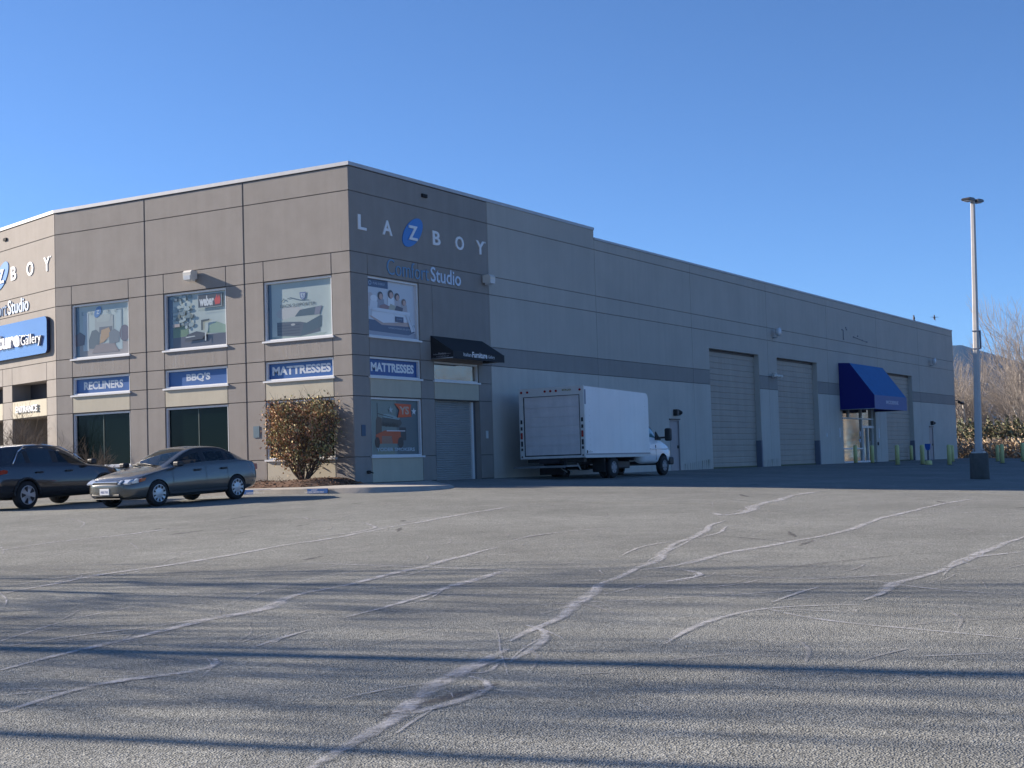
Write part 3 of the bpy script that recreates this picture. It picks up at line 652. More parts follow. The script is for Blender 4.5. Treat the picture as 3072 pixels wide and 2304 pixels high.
p=window(FC,.87,3.63,3.26,3.89,'sign',lab='blue sign panel reading MATTRESSES in the dark corner bay'); q=Poster(FC,.87,3.63,3.26,3.89); q.text('MATTRESSES',.06,.94,.24,.80,mS(225,225,225),bold=.045); q.done('lettering',p)
p=window(FC,.87,3.63,4.51,6.385,'poster',lab='family on a bed poster window in the dark corner bay'); q=Poster(FC,.87,3.63,4.51,6.385)
q.rect(0,1,0,1,mS(196,200,206)); q.rect(0,1,0,.10,mS(160,160,170)); q.poly([(0,.08),(.85,.06),(.98,.12),(.98,.26),(0,.28)],mS(86,98,122)); q.poly([(.05,.34),(.30,.20),(.92,.22),(.90,.34),(.30,.36)],mS(186,160,150)); q.poly([(.10,.34),(.33,.24),(.88,.30),(.88,.42),(.74,.46),(.12,.48)],mS(222,224,228)); q.rect(.0,.44,.86,1,mS(66,82,112)); q.text('PURE ENERGY',.14,.38,.91,.95,mS(170,180,195)); q.ell(.08,.93,.03,.04,mS(150,162,180)); q.ell(.08,.93,.018,.025,mS(66,82,112))
q.poly([(.0,.52),(.12,.50),(.18,.66),(.10,.76),(.02,.74)],mS(190,180,180)); q.ell(.15,.66,.07,.06,mS(224,226,228)); q.poly([(.06,.46),(.22,.46),(.24,.60),(.08,.62)],mS(214,216,220))
def pers(x,y,s,hair,skin,top):
    q.poly([(x-.07*s,y-.24*s),(x+.09*s,y-.24*s),(x+.07*s,y-.04*s),(x+.02*s,y),(x-.05*s,y-.03*s)],top); q.ell(x,y+.02*s,.055*s,.075*s,hair); q.ell(x+.012*s,y+.005*s,.036*s,.055*s,skin)
sk=mS(196,160,146); hr=mS(62,48,48)
pers(.28,.70,1.0,hr,sk,mS(150,150,160)); pers(.49,.75,1.05,hr,sk,mS(226,228,230)); pers(.62,.72,.95,hr,sk,mS(186,176,176)); pers(.76,.64,.85,mS(120,92,80),sk,mS(176,166,166))
q.poly([(.24,.48),(.44,.46),(.50,.54),(.36,.58),(.27,.55)],mS(150,118,118)); q.poly([(.42,.47),(.56,.46),(.60,.56),(.48,.60)],mS(176,170,150)); q.poly([(.55,.47),(.72,.47),(.74,.55),(.60,.58)],mS(84,80,92)); q.poly([(.10,.44),(.88,.42),(.88,.48),(.12,.50)],mS(216,220,226))
q.rect(.57,.74,.28,.38,mS(70,84,112)); q.text('PURE',.60,.71,.325,.345,mS(150,160,176)); q.poly([(.78,.46),(.84,.44),(.96,.14),(.90,.12)],mS(206,210,216)); q.poly([(.86,.42),(.89,.41),(.985,.16),(.97,.12)],mS(206,210,216)); q.text('TOMORROW MORNING FEELS BETTER',.42,.88,.145,.175,mS(190,198,208)); q.done('poster',p)
# clerestory over the roller door, mirrored glass
p=window(FC,4.41,7.15,3.26,3.90,'refl',lab='narrow mirrored window under the black awning')
# --- roller shutter of the corner bay
mShut=mat('roller_shutter_metal',(.36,.36,.35),.5,metal=.2,noise=.08,nscale=2)
mb=MB(FC); z=-.05; n=36; h=2.70/n
for i in range(n):
    z0=-.05+i*h; prof=[(0,z0),(.022,z0+h*.25),(.026,z0+h*.6),(0,z0+h)]
    for (o0,a0),(o1,a1) in zip(prof,prof[1:]): mb.face([(4.41,-.27+o0,a0),(6.95,-.27+o0,a0),(6.95,-.27+o1,a1),(4.41,-.27+o1,a1)])
rd=mb.build('roller_shutter',mShut,BLD,fix=False)
mb=MB(FC); mb.box(6.93,7.04,-.29,-.19,-.05,2.62); mb.build('guide_rail',mFrame,rd)
mb=MB(FC); mb.box(7.04,7.15,-.28,-.18,-.05,2.64); mb.build('post',mat('dark_jamb_paint',(.1,.1,.11),.7),rd)
# --- three sectional doors
mDoor=mat('sectional_door_paint',(.37,.325,.275),.6,noise=.10,nscale=.9,streak=.10); mGuard=mat('blue_grey_steel',(.13,.15,.20),.5)
for a,b in DO:
    mb=MB(FC); n=20; h=5.6/n
    for i in range(n):
        z0=-.05+i*h
        for (o0,a0),(o1,a1) in zip([(0,z0),(.018,z0+.03),(.018,z0+h-.05),(0,z0+h-.02),(0,z0+h)],[(.018,z0+.03),(.018,z0+h-.05),(0,z0+h-.02),(0,z0+h)]): mb.face([(a,-.28+o0,a0),(b,-.28+o0,a0),(b,-.28+o1,a1),(a,-.28+o1,a1)])
    d=mb.build('sectional_door',mDoor,BLD,fix=False)
    mb=MB(FC); mb.box(b-.13,b+.02,-.26,.025,-.05,1.30); mb.build('jamb_guard',mGuard,d)
    mb=MB(FC); mb.box(a,b,-.27,-.24,-.05,.05); mb.build('bottom_seal',mat('mossy_rubber',(.10,.11,.05),.9,noise=.4,nscale=5),d)
    mb=MB(FC); mb.box(a+.02,b-.02,-.255,-.24,5.48,5.6); mb.build('header_seal',mBlack,d)
# --- steel man doors
mMD=mat('steel_door_paint',(.36,.32,.32),.55,noise=.06,nscale=3)
for a,b,t in ((22.72,23.74,2.20),(65.4,66.4,2.22)):
    mb=MB(FC); mb.box(a+.05,b-.05,-.09,-.05,-.02,t-.05); d=mb.build('steel_door',mMD,BLD)
    mb=MB(FC); mb.box(a,a+.05,-.10,.008,-.02,t); mb.box(b-.05,b,-.10,.008,-.02,t); mb.box(a+.05,b-.05,-.10,.008,t-.05,t); mb.build('frame',mat('door_frame_paint',(.30,.28,.28),.5),d)
    mb=MB(FC); mb.box(b-.17,b-.11,-.05,.0,.95,1.08); mb.box(b-.2,b-.08,-.02,.0,1.0,1.03); mb.build('handle',mBlack,d)
    mb=MB(FC); mb.box(a-.03,b+.03,0,.05,t+.0,t+.05); mb.build('drip_cap',mBlack,d)
    mb=MB(FC); mb.box(a,b,.0,.05,-.1,-.012); mb.build('threshold',mKerb,d)
# --- shopfront under the blue awning
mb=MB(FC); mb.box(46.65,53.05,-.24,-.23,-.05,3.2); sf=mb.build('storefront_glazing',mGlassR,BLD)
mb=MB(FC)
for x in (46.68,50.75,50.95,51.87,52.90): mb.box(x-.035,x+.035,-.229,-.14,-.05,(3.2 if x<50.8 or x>52.8 else 2.12))
mb.box(46.65,53.05,-.228,-.141,2.57,2.65); mb.box(46.65,50.75,-.228,-.141,.78,.86); mb.box(46.65,53.05,-.228,-.141,-.05,.09); mb.box(50.75,53.05,-.228,-.141,2.06,2.20)
mb.box(48.3,48.36,-.228,-.141,2.65,3.2)
mb.build('frame',mFrame,sf)
mb=MB(FC); mb.box(50.4,50.65,-.222,-.215,1.55,1.85); mb.box(50.3,50.6,-.222,-.215,1.2,1.4); mb.build('door_notice',mat('paper_notice',(.55,.55,.6),.8),sf)
mb=MB(FC); mb.box(52.02,52.06,-.14,-.08,.9,1.25); mb.build('handle',mSteel,sf)

# ---------------------------------------------------------------- things fixed to the walls
def letters_sign(fr_,ls,zc,hh,name,label,group,mcol,disc):
    org=fr_(ls[0][1],0,zc); t=empty(name,org,label=label,cat='wall sign')
    cx=disc; mb=MB(fr_); n=40; pts=[]
    for i in range(n):
        a=2*math.pi*i/n; pts.append((cx+fr_.sx*(.48*math.cos(a)+.33*math.sin(a)),zc+.02+.50*math.sin(a)))
    mb.prism(pts,.0,.025,'y'); wbuild(mb,'oval_disc',mat('oval_blue',(.02,.17,.50),.35),t)
    for c_,a,b in ls:
        mb=MB(fr_); text_on(mb,c_,a,b,zc-hh/2,zc+hh/2,.026 if c_=='Z' else .0,depth=.03,bold=.02); wbuild(mb,'letter',mcol,t)
    mb=MB(fr_); e=ls[-1][2]+fr_.sx*.05; mb.tube((e,0,zc+hh/2-.02),(e,.02,zc+hh/2-.02),.028,n=10); wbuild(mb,'registered_mark',mcol,t)
    return t
letters_sign(FC,[('L',.42,.85),('A',1.70,2.22),('Z',3.09,3.60),('B',4.52,4.97),('O',5.89,6.42),('Y',7.20,7.76)],8.0,.47,'lettered_wall_sign','wide spaced white letters with a blue oval on the dark corner bay',None,mWhite,3.36)
letters_sign(FA,[('L',7.0,6.6),('A',5.75,5.25),('Z',4.60,4.12),('B',3.56,3.12),('O',2.23,1.68),('Y',.84,.35)],7.98,.50,'lettered_wall_sign','wide spaced white letters with a blue oval on the sunlit entrance wall',None,mWhite,4.36)
def comfort(fr_,xa,xm,xb,z0,z1,label,mc,md):
    t=empty('script_wall_sign',fr_(xa,0,z0),label=label,cat='wall sign')
    mb=MB(fr_); text_on(mb,'Comfort',xa,xm,z0,z1,.0,depth=.03,bold=-.012); wbuild(mb,'blue_lettering',mc,t)
    mb=MB(fr_); text_on(mb,'Studio',xm+fr_.sx*.10,xb,z0,z1,.0,depth=.03,bold=.012); wbuild(mb,'silver_lettering',md,t)
mCB=mat('comfort_blue_letter',(.13,.27,.44),.4); mSil=mat('brushed_silver_letter',(.45,.50,.58),.35,metal=.3)
comfort(FC,1.88,4.22,6.16,6.52,7.02,'thin blue and silver script letters above the family poster',mCB,mSil)
comfort(FA,6.3,3.95,2.10,6.50,7.02,'thin blue and silver script letters on the sunlit entrance wall',mat('comfort_blue_letter_sun',(.10,.20,.38),.4),mSil)  # darker copy of the letter blue, its tone set for direct sun
# illuminated box sign on the entrance wall
t=empty('box_sign',FA(4,0,5.45),label='big glossy blue box sign with white raised letters on the entrance wall',cat='shop sign')
mb=MB(FA); n=6; pts=[]
for cx,cz,a0 in ((.75,4.98,180),(.75,5.98,90),(7.5,5.98,0),(7.5,4.98,-90)):
    pass
pts=[]
for cx,cz,a0 in ((7.2,5.95,0),(.58,5.95,90),(.58,5.02,180),(7.2,5.02,270)):
    for i in range(n+1):
        a=R(a0+90*i/n); pts.append((cx+.18*math.cos(a),cz+.18*math.sin(a)))
mb.prism(pts,.03,.15,'y',m=0,side=1); wbuild(mb,'cabinet',[mat('gloss_blue_face',(.06,.15,.40),.18,coat=.35,noise=.12,nscale=.5),mat('navy_return',(.01,.015,.06),.5)],t)
mb=MB(FA); mb.box(1.0,7.0,.0,.03,5.2,5.3); mb.box(1.0,7.0,.0,.03,5.7,5.8); wbuild(mb,'mounting_rail',mBlack,t)
mb=MB(FA); text_on(mb,'Furniture',6.55,2.42,5.22,5.80,.15,depth=.09,bold=.035); wbuild(mb,'large_lettering',mWhite,t)
mb=MB(FA); text_on(mb,'Gallery',2.34,.72,5.12,5.60,.15,depth=.08,bold=-.005); wbuild(mb,'small_lettering',mSteel,t)
t=empty('entrance_sign',FA(3.2,0,2.85),label='small white raised letters ENTRANCE over the porch opening',cat='wall sign')
mb=MB(FA); text_on(mb,'ENTRANCE',3.20,1.43,2.85,3.09,.02,depth=.05,bold=.02,space=1.05); wbuild(mb,'lettering',mat('bright_white_letter',(.9,.9,.9),.4),t)
# awnings
def awning(name,x0,x1,prof,mats,label,hem):
    t=empty(name,FC(x0,0,prof[0][1]),label=label,cat='awning'); n=len(prof)
    mb=MB(FC)
    for (a,b),(c,d) in zip(prof[:-1],prof[1:]): mb.face([(x0,a,b),(x1,a,b),(x1,c,d),(x0,c,d)])
    wbuild(mb,'canopy',mats[0],t,fix=False)
    for x in (x0,x1):
        mb=MB(FC); mb.face([(x,a,b) for a,b in prof]+[(x,0.01,prof[-1][1])]); wbuild(mb,'end_panel',mats[1],t,fix=False)
    (a,b),(c,d)=prof[-2],prof[-1]
    mb=MB(FC); mb.box(x0-.01,x1+.01,c-.0,c+.012,d-.03,b+.0); wbuild(mb,'valance',mats[2],t)
    mb=MB(FC)
    for (p,q) in zip(prof[:-1],prof[1:]):
        for k in range(4):
            x=x0+.04+(x1-x0-.08)*k/3; mb.tube((x,p[0]-.03,p[1]-.03),(x,q[0]-.03,q[1]-.03),.018,n=6)
    mb.tube((x0,c-.03,d),(x1,c-.03,d),.02,n=6); mb.tube((x0,c,d),(x0,0.01,d),.02,n=6); mb.tube((x1,c,d),(x1,.01,d),.02,n=6); wbuild(mb,'frame_tube',mSteel,t)
    return t
mBk=mat('black_canvas',(.012,.014,.018),.75,bump=.1,bscale=60)
t=awning('awning',4.24,7.43,[(.01,4.73),(.87,4.18),(.87,3.96)],[mBk,mBk,mBk],'black canvas awning with white shop name over the roller shutter',.2)
mb=MB(FC); text_on(mb,'Italian',4.85,5.33,4.03,4.15,.886); text_on(mb,'Furniture',5.38,6.32,4.01,4.20,.886,bold=.03); text_on(mb,'Gallery',6.38,6.80,4.00,4.13,.886); wbuild(mb,'front_lettering',mWhite,t,fix=False)
ff=Frame((4.235,0,0),(0,-1,0),(-1,0,0),-1)
mb=MB(Frame((4.235,0,0),(0,-1,0),(-1,0,0),1)); text_on(mb,'Italian',.10,.30,4.08,4.12,.004); text_on(mb,'Furniture',.31,.60,4.08,4.15,.004,bold=.03); text_on(mb,'Gallery',.61,.78,4.08,4.12,.004); text_on(mb,'CUSTOMER PICK UP',.22,.70,4.0,4.04,.004); wbuild(mb,'side_lettering',mat('faded_white',(.4,.4,.42),.6),t,fix=False)
mBl=mat('blue_canvas_top',(.019,.145,.37),.8,noise=.15,nscale=3,bump=.1,bscale=40)
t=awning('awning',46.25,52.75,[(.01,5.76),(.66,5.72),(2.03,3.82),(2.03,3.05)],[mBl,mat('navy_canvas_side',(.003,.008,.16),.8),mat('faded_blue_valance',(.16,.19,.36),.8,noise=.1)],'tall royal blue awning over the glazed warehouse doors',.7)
mb=MB(FC); text_on(mb,'MODERNE',48.45,50.95,3.34,3.56,2.050,bold=.03); wbuild(mb,'lettering',mat('pale_blue_letter',(.5,.53,.66),.6),t,fix=False)
# wall pack lamps
mLamp=mat('cream_lamp_housing',(.62,.60,.55),.45); mLens=mat('milky_lens',(.65,.68,.70),.2)
def wallpack(fr_,u,z,label,group,hooded=True,s=1):
    t=empty('wall_lamp',fr_(u,0,z),label=label,cat='wall lamp',group=group)
    mb=MB(fr_); mb.box(u-.09*s,u+.09*s,0,.04,z-.12*s,z+.12*s,bev=.01); wbuild(mb,'mounting_plate',mSteel,t)
    mb=MB(fr_); mb.prism([(.04,z+.16*s),(.30*s,z+.17*s),(.36*s,z+.10*s),(.34*s,z-.10*s),(.30*s,z-.14*s),(.04,z-.10*s)],u-.17*s,u+.17*s,'x'); wbuild(mb,'housing',mLamp,t)
    mb=MB(fr_); mb.prism([(.12*s,z-.118*s),(.345*s,z-.105*s),(.352*s,z-.0*s),(.368*s,z-.0*s),(.352*s,z-.135*s),(.12*s,z-.175*s)],u-.14*s,u+.14*s,'x'); wbuild(mb,'lens',mLens,t)
wallpack(FB,6.32,6.86,'cream box lamp on the front wall above the barbecue poster',None)
wallpack(FC,7.70,6.88,'pale box lamp at the edge of the dark corner bay',None)
def floodlamp(u,z,label):
    t=empty('floodlight',FC(u,0,z),label=label,cat='floodlight',group='round floodlights high on the warehouse side')
    mb=MB(FC); mb.tube((u,.0,z-.28),(u,.25,z-.28),.03,n=8); mb.tube((u,.25,z-.28),(u,.25,z-.12),.025,n=8); wbuild(mb,'arm',mSteel,t)
    mb=MB(FC); mb.lathe([(.0,-.15),(.14,-.13),(.22,.02),(.23,.10),(0,.13)],'y',(u,.32,z),n=16); wbuild(mb,'lamp_head',mLens,t)
floodlamp(35.8,6.86,'floodlight between the first and second big doors'); floodlamp(66.3,6.78,'floodlight near the far end of the warehouse side')
def smallfix(name,label,cat,u,z,kind):
    t=empty(name,FC(u,0,z),label=label,cat=cat)
    if kind=='entry':
        mb=MB(FC); mb.box(u-.28,u-.06,.0,.20,z-.14,z+.14,bev=.02); wbuild(mb,'body',mBlack,t)
        mb=MB(FC); mb.box(u-.04,u+.04,.0,.12,z-.08,z+.12); wbuild(mb,'sensor',mLens,t)
        mb=MB(FC); mb.lathe([(.0,0),(.12,.02),(.13,.1),(.05,.22),(0,.23)],'y',(u+.2,.0,z),n=12); wbuild(mb,'shade',mBlack,t)
    if kind=='cam':
        mb=MB(FC); mb.tube((u,.0,z+.1),(u,.25,z+.1),.03,n=8); mb.box(u-.35,u+.45,.22,.28,z-.02,z+.04); wbuild(mb,'bracket',mLamp,t)
        for du in (-.35,.1,.5):
            mb=MB(FC); mb.tube((u+du-.14,.25,z-.06),(u+du+.14,.30,z-.02),.07,n=10); wbuild(mb,'camera_head',mLamp,t)
smallfix('door_lamp','black lamp above the steel door behind the truck','door lamp',23.42,2.52,'entry'); smallfix('door_lamp','black lamp above the far steel door near the end of the building','door lamp',66.1,2.5,'entry')
smallfix('security_camera','white cluster of cameras between the first two big doors','camera',35.5,4.62,'cam')
t=empty('security_camera',(72.97,0,4.2),label='dark camera sticking out from the far corner of the building',cat='camera'); mb=MB(); mb.tube((72.95,-.02,4.25),(73.6,-.15,4.2),.03,n=6); wbuild(mb,'bracket',mBlack,t); mb=MB(); mb.tube((73.4,-.15,4.12),(73.9,-.35,4.0),.10,n=10); wbuild(mb,'camera_head',mBlack,t)
def plate(fr_,u,z,w_,h,m,name,label,cat,group=None,proud=.02):
    mb=MB(fr_); mb.box(u-w_/2,u+w_/2,.0,proud,z-h/2,z+h/2); o=mb.build(name,m); return tag(o,label,cat,group)
mBN=mat('blue_notice',(.05,.09,.15),.5)
plate(FB,3.82,1.70,.24,.36,mat('blue_grey_notice',(.10,.16,.20),.4),'notice_plate','small blue notice beside the leafy bush on the front wall','notice')
plate(FC,.45,1.60,.20,.34,mBN,'notice_plate','small dark notice left of the smoker poster','notice')
plate(FC,7.58,1.50,.14,.26,mat('pale_notice',(.55,.6,.6),.5),'keypad','pale keypad on the wall right of the roller shutter','keypad')
for u,z,h,l in ((46.0,1.75,.55,'pale vertical notice left of the storefront'),(53.6,1.75,.6,'pale vertical notice right of the storefront'),(43.7,1.6,.2,'tiny white notice right of the second big door')):
    plate(FC,u,z,.16,h,mat('faint_white_print',(.62,.64,.66),.6),'notice_plate',l,'notice')
plate(FC,53.3,1.1,.14,.2,mBlack,'intercom','black intercom box at the storefront','intercom',proud=.06)
mb=MB(FC); mb.box(3.93,4.22,.0,.06,9.27,9.38); tag(mb.build('overflow_scupper',mDark),'black overflow slot high on the dark corner bay','scupper')
mb=MB(FA); mb.box(3.9,4.15,.0,.06,9.27,9.37); tag(mb.build('overflow_scupper',mDark),'dark overflow slot high on the sunlit entrance wall','scupper')
mb=MB(FC); mb.tube((.62,.0,.33),(.62,.10,.33),.05,n=10); mb.tube((.62,.10,.33),(.72,.14,.30),.02,n=8); tag(mb.build('hose_tap',mDark),'small dark tap low on the corner wall','tap')
# old bolt holes and cables left by a removed sign
mb=MB(FC)
for x,z in ((47.2,7.75),(47.4,7.2),(48.0,7.8),(49.3,7.45),(50.1,7.55),(51.0,7.35),(51.9,7.3),(47.9,7.9)):
    mb.box(x-.04,x+.12,0,.03,z-.03,z+.04)
mb.tube((47.35,.02,7.2),(47.4,.02,7.75),.02,n=5); mb.tube((49.3,.02,7.45),(51.9,.02,7.3),.015,n=5); tag(mb.build('old_sign_fixings',mGuard),'scattered leftover fixings high above the blue awning','fixings')
# ---------------------------------------------------------------- vehicles
def car_paint(name,col,rough=.32,metal=.55):
    m=mat(name,col,rough,metal=metal,coat=.8,noise=.03,nscale=2); return m
def loft_car(root,st,slots,mats,arches,names,labels={}):
    """st: stations front to rear (x,zb,wb,zm,wm,zs,ws,zt,wt,cab). slots(i,j,side)->material slot"""
    bm=bmesh.new(); rings=[]
    for (x,zb,wb,zm,wm,zs,ws,zt,wt,cab) in st:
        if cab:
            zr=zt-.05
            up=[(ws-.02,zs+.025),(ws-.02+(wt+.02-(ws-.02))*.86,zs+.025+(zr-.04-zs-.025)*.92),(wt+.01,zr-.005),(wt-.07,zr+.022),(0,zt)]
        else:
            h=lambda w: zs+(zt-zs)*(1-(w/ws)**2)**.8 if w<ws else zs
            ws2=[ws-.03,wt+.07,wt,wt-.09]
            up=[(q,h(q)) for q in ws2]+[(0,zt)]
        half=[(wb,zb),(wm-.02,zb+(zm-zb)*.45),(wm,zm),((wm+ws)/2+.005,(zm+zs)/2),(ws,zs)]+up
        ring=[bm.verts.new((x,0,zb))]+[bm.verts.new((x,w,z)) for w,z in half]+[bm.verts.new((x,-w,z)) for w,z in half[-2::-1]]
        rings.append(ring)
    n=len(rings[0])
    for i in range(len(rings)-1):
        for j in range(n):
            f=bm.faces.new([rings[i][j],rings[i][(j+1)%n],rings[i+1][(j+1)%n],rings[i+1][j]]); f.smooth=True
            side=1 if j<n//2 else -1; jj=j if j<n//2 else n-1-j
            f.material_index=slots(i,jj,side)
    for ring in (rings[0],rings[-1][::-1]):
        c=bm.verts.new((ring[0].co.x,0,sum(v.co.z for v in ring)/n)); 
        for j in range(n): f=bm.faces.new([ring[(j+1)%n],ring[j],c]); f.smooth=True
    bmesh.ops.recalc_face_normals(bm,faces=bm.faces[:])
    me=bpy.data.meshes.new('tmp'); bm.to_mesh(me); bm.free()
    for m in mats: me.materials.append(m)
    o=bpy.data.objects.new('tmp',me); COL.objects.link(o)
    md=o.modifiers.new('s','SUBSURF'); md.levels=2; md.render_levels=2
    cuts=[]
    for (x,z,r) in arches:
        for s in (-1,1):
            cb=MB(); cb.tube((x,s*.52,z),(x,s*1.3,z),r,n=28); c=cb.build('cut',mats); 
            for p in c.data.polygons: p.material_index=len(mats)-1
            b=o.modifiers.new('b','BOOLEAN'); b.operation='DIFFERENCE'; b.object=c; b.solver='EXACT'; cuts.append(c)
    dg=bpy.context.evaluated_depsgraph_get(); ev=bpy.data.meshes.new_from_object(o.evaluated_get(dg))
    bpy.data.objects.remove(o)
    for c in cuts: bpy.data.objects.remove(c)
    # split by slot into parts
    body=None
    for k,nm in enumerate(names):
        fs=[p for p in ev.polygons if p.material_index==k]
        if not fs: continue
        mp={}; V=[];F=[];S=[]
        for p in fs:
            q=[]
            for v in p.vertices:
                if v not in mp: mp[v]=len(V); V.append(ev.vertices[v].co[:])
                q.append(mp[v])
            F.append(q); S.append(p.use_smooth)
        m2=bpy.data.meshes.new(nm); m2.from_pydata(V,[],F); m2.materials.append(mats[k]); 
        for p in m2.polygons: p.use_smooth=True
        m2.set_sharp_from_angle(angle=R(40))
        c=bpy.data.objects.new(nm,m2); COL.objects.link(c); c.parent=root
        if nm in labels: c['label']=labels[nm]
    return
mTyre=mat('tyre_rubber',(.016,.016,.018),.85); mRim=mat('silver_wheel',(.50,.51,.53),.35,metal=.55); mArch=mat('wheel_well_black',(.008,.008,.008),.95)
mCarGlass=mat('tinted_car_glass',(.012,.020,.024),.03,spec=.8,coat=.3)
def see_glass():
    m=bpy.data.materials.new('clear_windscreen'); m.use_nodes=True; n=m.node_tree; p=n.nodes['Principled BSDF']; p.inputs['Base Color'].default_value=(.006,.012,.014,1); p.inputs['Roughness'].default_value=.03; p.inputs['Alpha'].default_value=.74; p.inputs['Specular IOR Level'].default_value=.6; return m
mWS=see_glass()
mTrim=mat('black_trim',(.02,.02,.022),.5); mSeat=mat('grey_seat_fabric',(.20,.19,.17),.9); mAmber=mat('amber_lens',(.45,.10,.02),.2); mRed=mat('red_lens',(.32,.012,.01),.15,coat=.5); mClear=mat('headlamp_lens',(.62,.66,.70),.08,metal=.4,coat=.8); mChrome=mat('chrome',(.7,.72,.75),.12,metal=.95)
def wheel(root,x,y,z,r,rw,rimr,spokes,dual=False,rimm=None,style='holes'):
    s=-1 if y<0 else 1; rimm=rimm or mRim
    mb=MB(); prof=[(rimr,-rw/2),(r-.03,-rw/2),(r,-rw/2+.03),(r,rw/2-.03),(r-.03,rw/2),(rimr,rw/2)]
    mb.lathe(prof,'y',(0,0,0),n=32); t=mb.build('wheel',mTyre,root); t.location=(x,y,z)
    mb=MB(); o=s*rw/2
    mb.lathe([(rimr+.004,o-s*.01),(rimr-.01,o+s*.008),(rimr-.03,o-s*.012),(rimr*.5,o-s*.004),(.05,o+s*.006),(.0,o+s*.008)],'y',n=32); rm=mb.build('rim',rimm,t)
    mb=MB()
    for i in range(spokes):
        a=2*math.pi*(i+.5)/spokes; ra,rb=rimr*.60,rimr*.90
        wa,wb=(rimr*.07,rimr*.12) if style=='holes' else (rimr*.06,rimr*.26)
        if style!='holes': ra=rimr*.34; rb=rimr*.88
        c,s_=math.cos(a),math.sin(a); oo=o+s*.004
        mb.face([(c*ra-s_*wa,oo,s_*ra+c*wa),(c*ra+s_*wa,oo,s_*ra-c*wa),(c*rb+s_*wb,oo,s_*rb-c*wb),(c*(rb+.01),oo,s_*(rb+.01)),(c*rb-s_*wb,oo,s_*rb+c*wb)])
    h=mb.build('wheel_opening',mTrim,t,fix=False)
    return t
# ---- sedan
def place(root,cx,cy,rz):
    """stand a vehicle on the sloping lot: pitch/roll from four ground heights"""
    f=Vector((math.cos(rz),math.sin(rz),0)); l=Vector((-math.sin(rz),math.cos(rz),0)); c=Vector((cx,cy,0))
    zz=[gz(*(c+f*a+l*b).xy) for a,b in ((1.35,.75),(1.35,-.75),(-1.35,.75),(-1.35,-.75))]
    fx=Vector((f.x,f.y,(zz[0]+zz[1]-zz[2]-zz[3])/2/2.7)).normalized(); ly=Vector((l.x,l.y,(zz[0]+zz[2]-zz[1]-zz[3])/2/1.5)).normalized()
    up=fx.cross(ly).normalized(); ly=up.cross(fx)
    m=Matrix((( fx.x,ly.x,up.x,cx),(fx.y,ly.y,up.y,cy),(fx.z,ly.z,up.z,sum(zz)/4),(0,0,0,1)))
    root.rotation_euler=m.to_euler(); root.location=(cx,cy,sum(zz)/4+.004)
SED=empty('parked_sedan',(0,0,0),label='bronze grey compact sedan with silver hubcaps, nose facing out of the parking bay',cat='car')
mSedP=car_paint('bronze_grey_paint',(.125,.124,.116),.24,.5)
st=[# x   zb   wb   zm   wm   zs   ws   zt   wt  cab
(2.27,.30,.30,.42,.40,.55,.42,.58,.26,0),
(2.20,.24,.52,.44,.64,.60,.60,.64,.40,0),
(2.02,.20,.70,.46,.80,.68,.74,.73,.52,0),
(1.70,.18,.78,.50,.862,.755,.80,.83,.60,0),
(1.32,.18,.80,.52,.875,.83,.815,.91,.63,0),
(.98,.18,.80,.54,.878,.885,.82,.975,.64,0),
(.80,.18,.80,.55,.878,.905,.82,1.04,.66,1),
(.38,.18,.80,.56,.878,.92,.82,1.255,.61,1),
(.02,.18,.80,.57,.878,.93,.82,1.385,.565,1),
(-.22,.18,.80,.57,.878,.935,.82,1.42,.555,1),
(-.32,.18,.80,.57,.878,.94,.82,1.428,.553,1),
(-.80,.18,.80,.58,.878,.95,.82,1.425,.55,1),
(-1.06,.18,.80,.58,.878,.955,.82,1.395,.55,1),
(-1.16,.18,.80,.58,.878,.957,.82,1.375,.55,1),
(-1.42,.19,.80,.59,.875,.965,.815,1.285,.575,1),
(-1.74,.20,.79,.60,.868,.975,.805,1.125,.62,1),
(-1.92,.22,.78,.60,.86,.965,.79,1.045,.60,0),
(-2.10,.26,.74,.60,.84,.94,.76,1.01,.56,0),
(-2.22,.32,.66,.60,.76,.88,.68,.95,.48,0),
(-2.27,.40,.50,.58,.60,.76,.52,.80,.36,0)]
def slotS(i,j,side):
    if j in (6,):   # glass band between belt and rail
        if 6<=i<=8: return 3 if side>0 else 4
        if i==9: return 7
        if 10<=i<=11: return 5 if side>0 else 6
        if i==12: return 7
        if i==13: return 5 if side>0 else 6
    if j==7 and 6<=i<=13: return 7
    if j==9:
        if 5<=i<=7: return 1
        if 12<=i<=15: return 2
    if j==0: return 7
    return 0
loft_car(SED,st,slotS,[mSedP,mWS,mCarGlass,mWS,mWS,mWS,mWS,mTrim,mArch],[(1.35,.31,.345),(-1.35,.31,.345)],['body','windshield','rear_window','front_window','front_window','rear_side_window','rear_side_window','window_trim','wheel_well'])
for x in (1.35,-1.35):
    for y in (-.78,.78): wheel(SED,x,y,.315,.315,.20,.215,10)
def part(root,name,m,fn,lab=None,fix=True):
    mb=MB(); fn(mb); o=mb.build(name,m,root,fix=fix)
    if lab: o['label']=lab
    return o
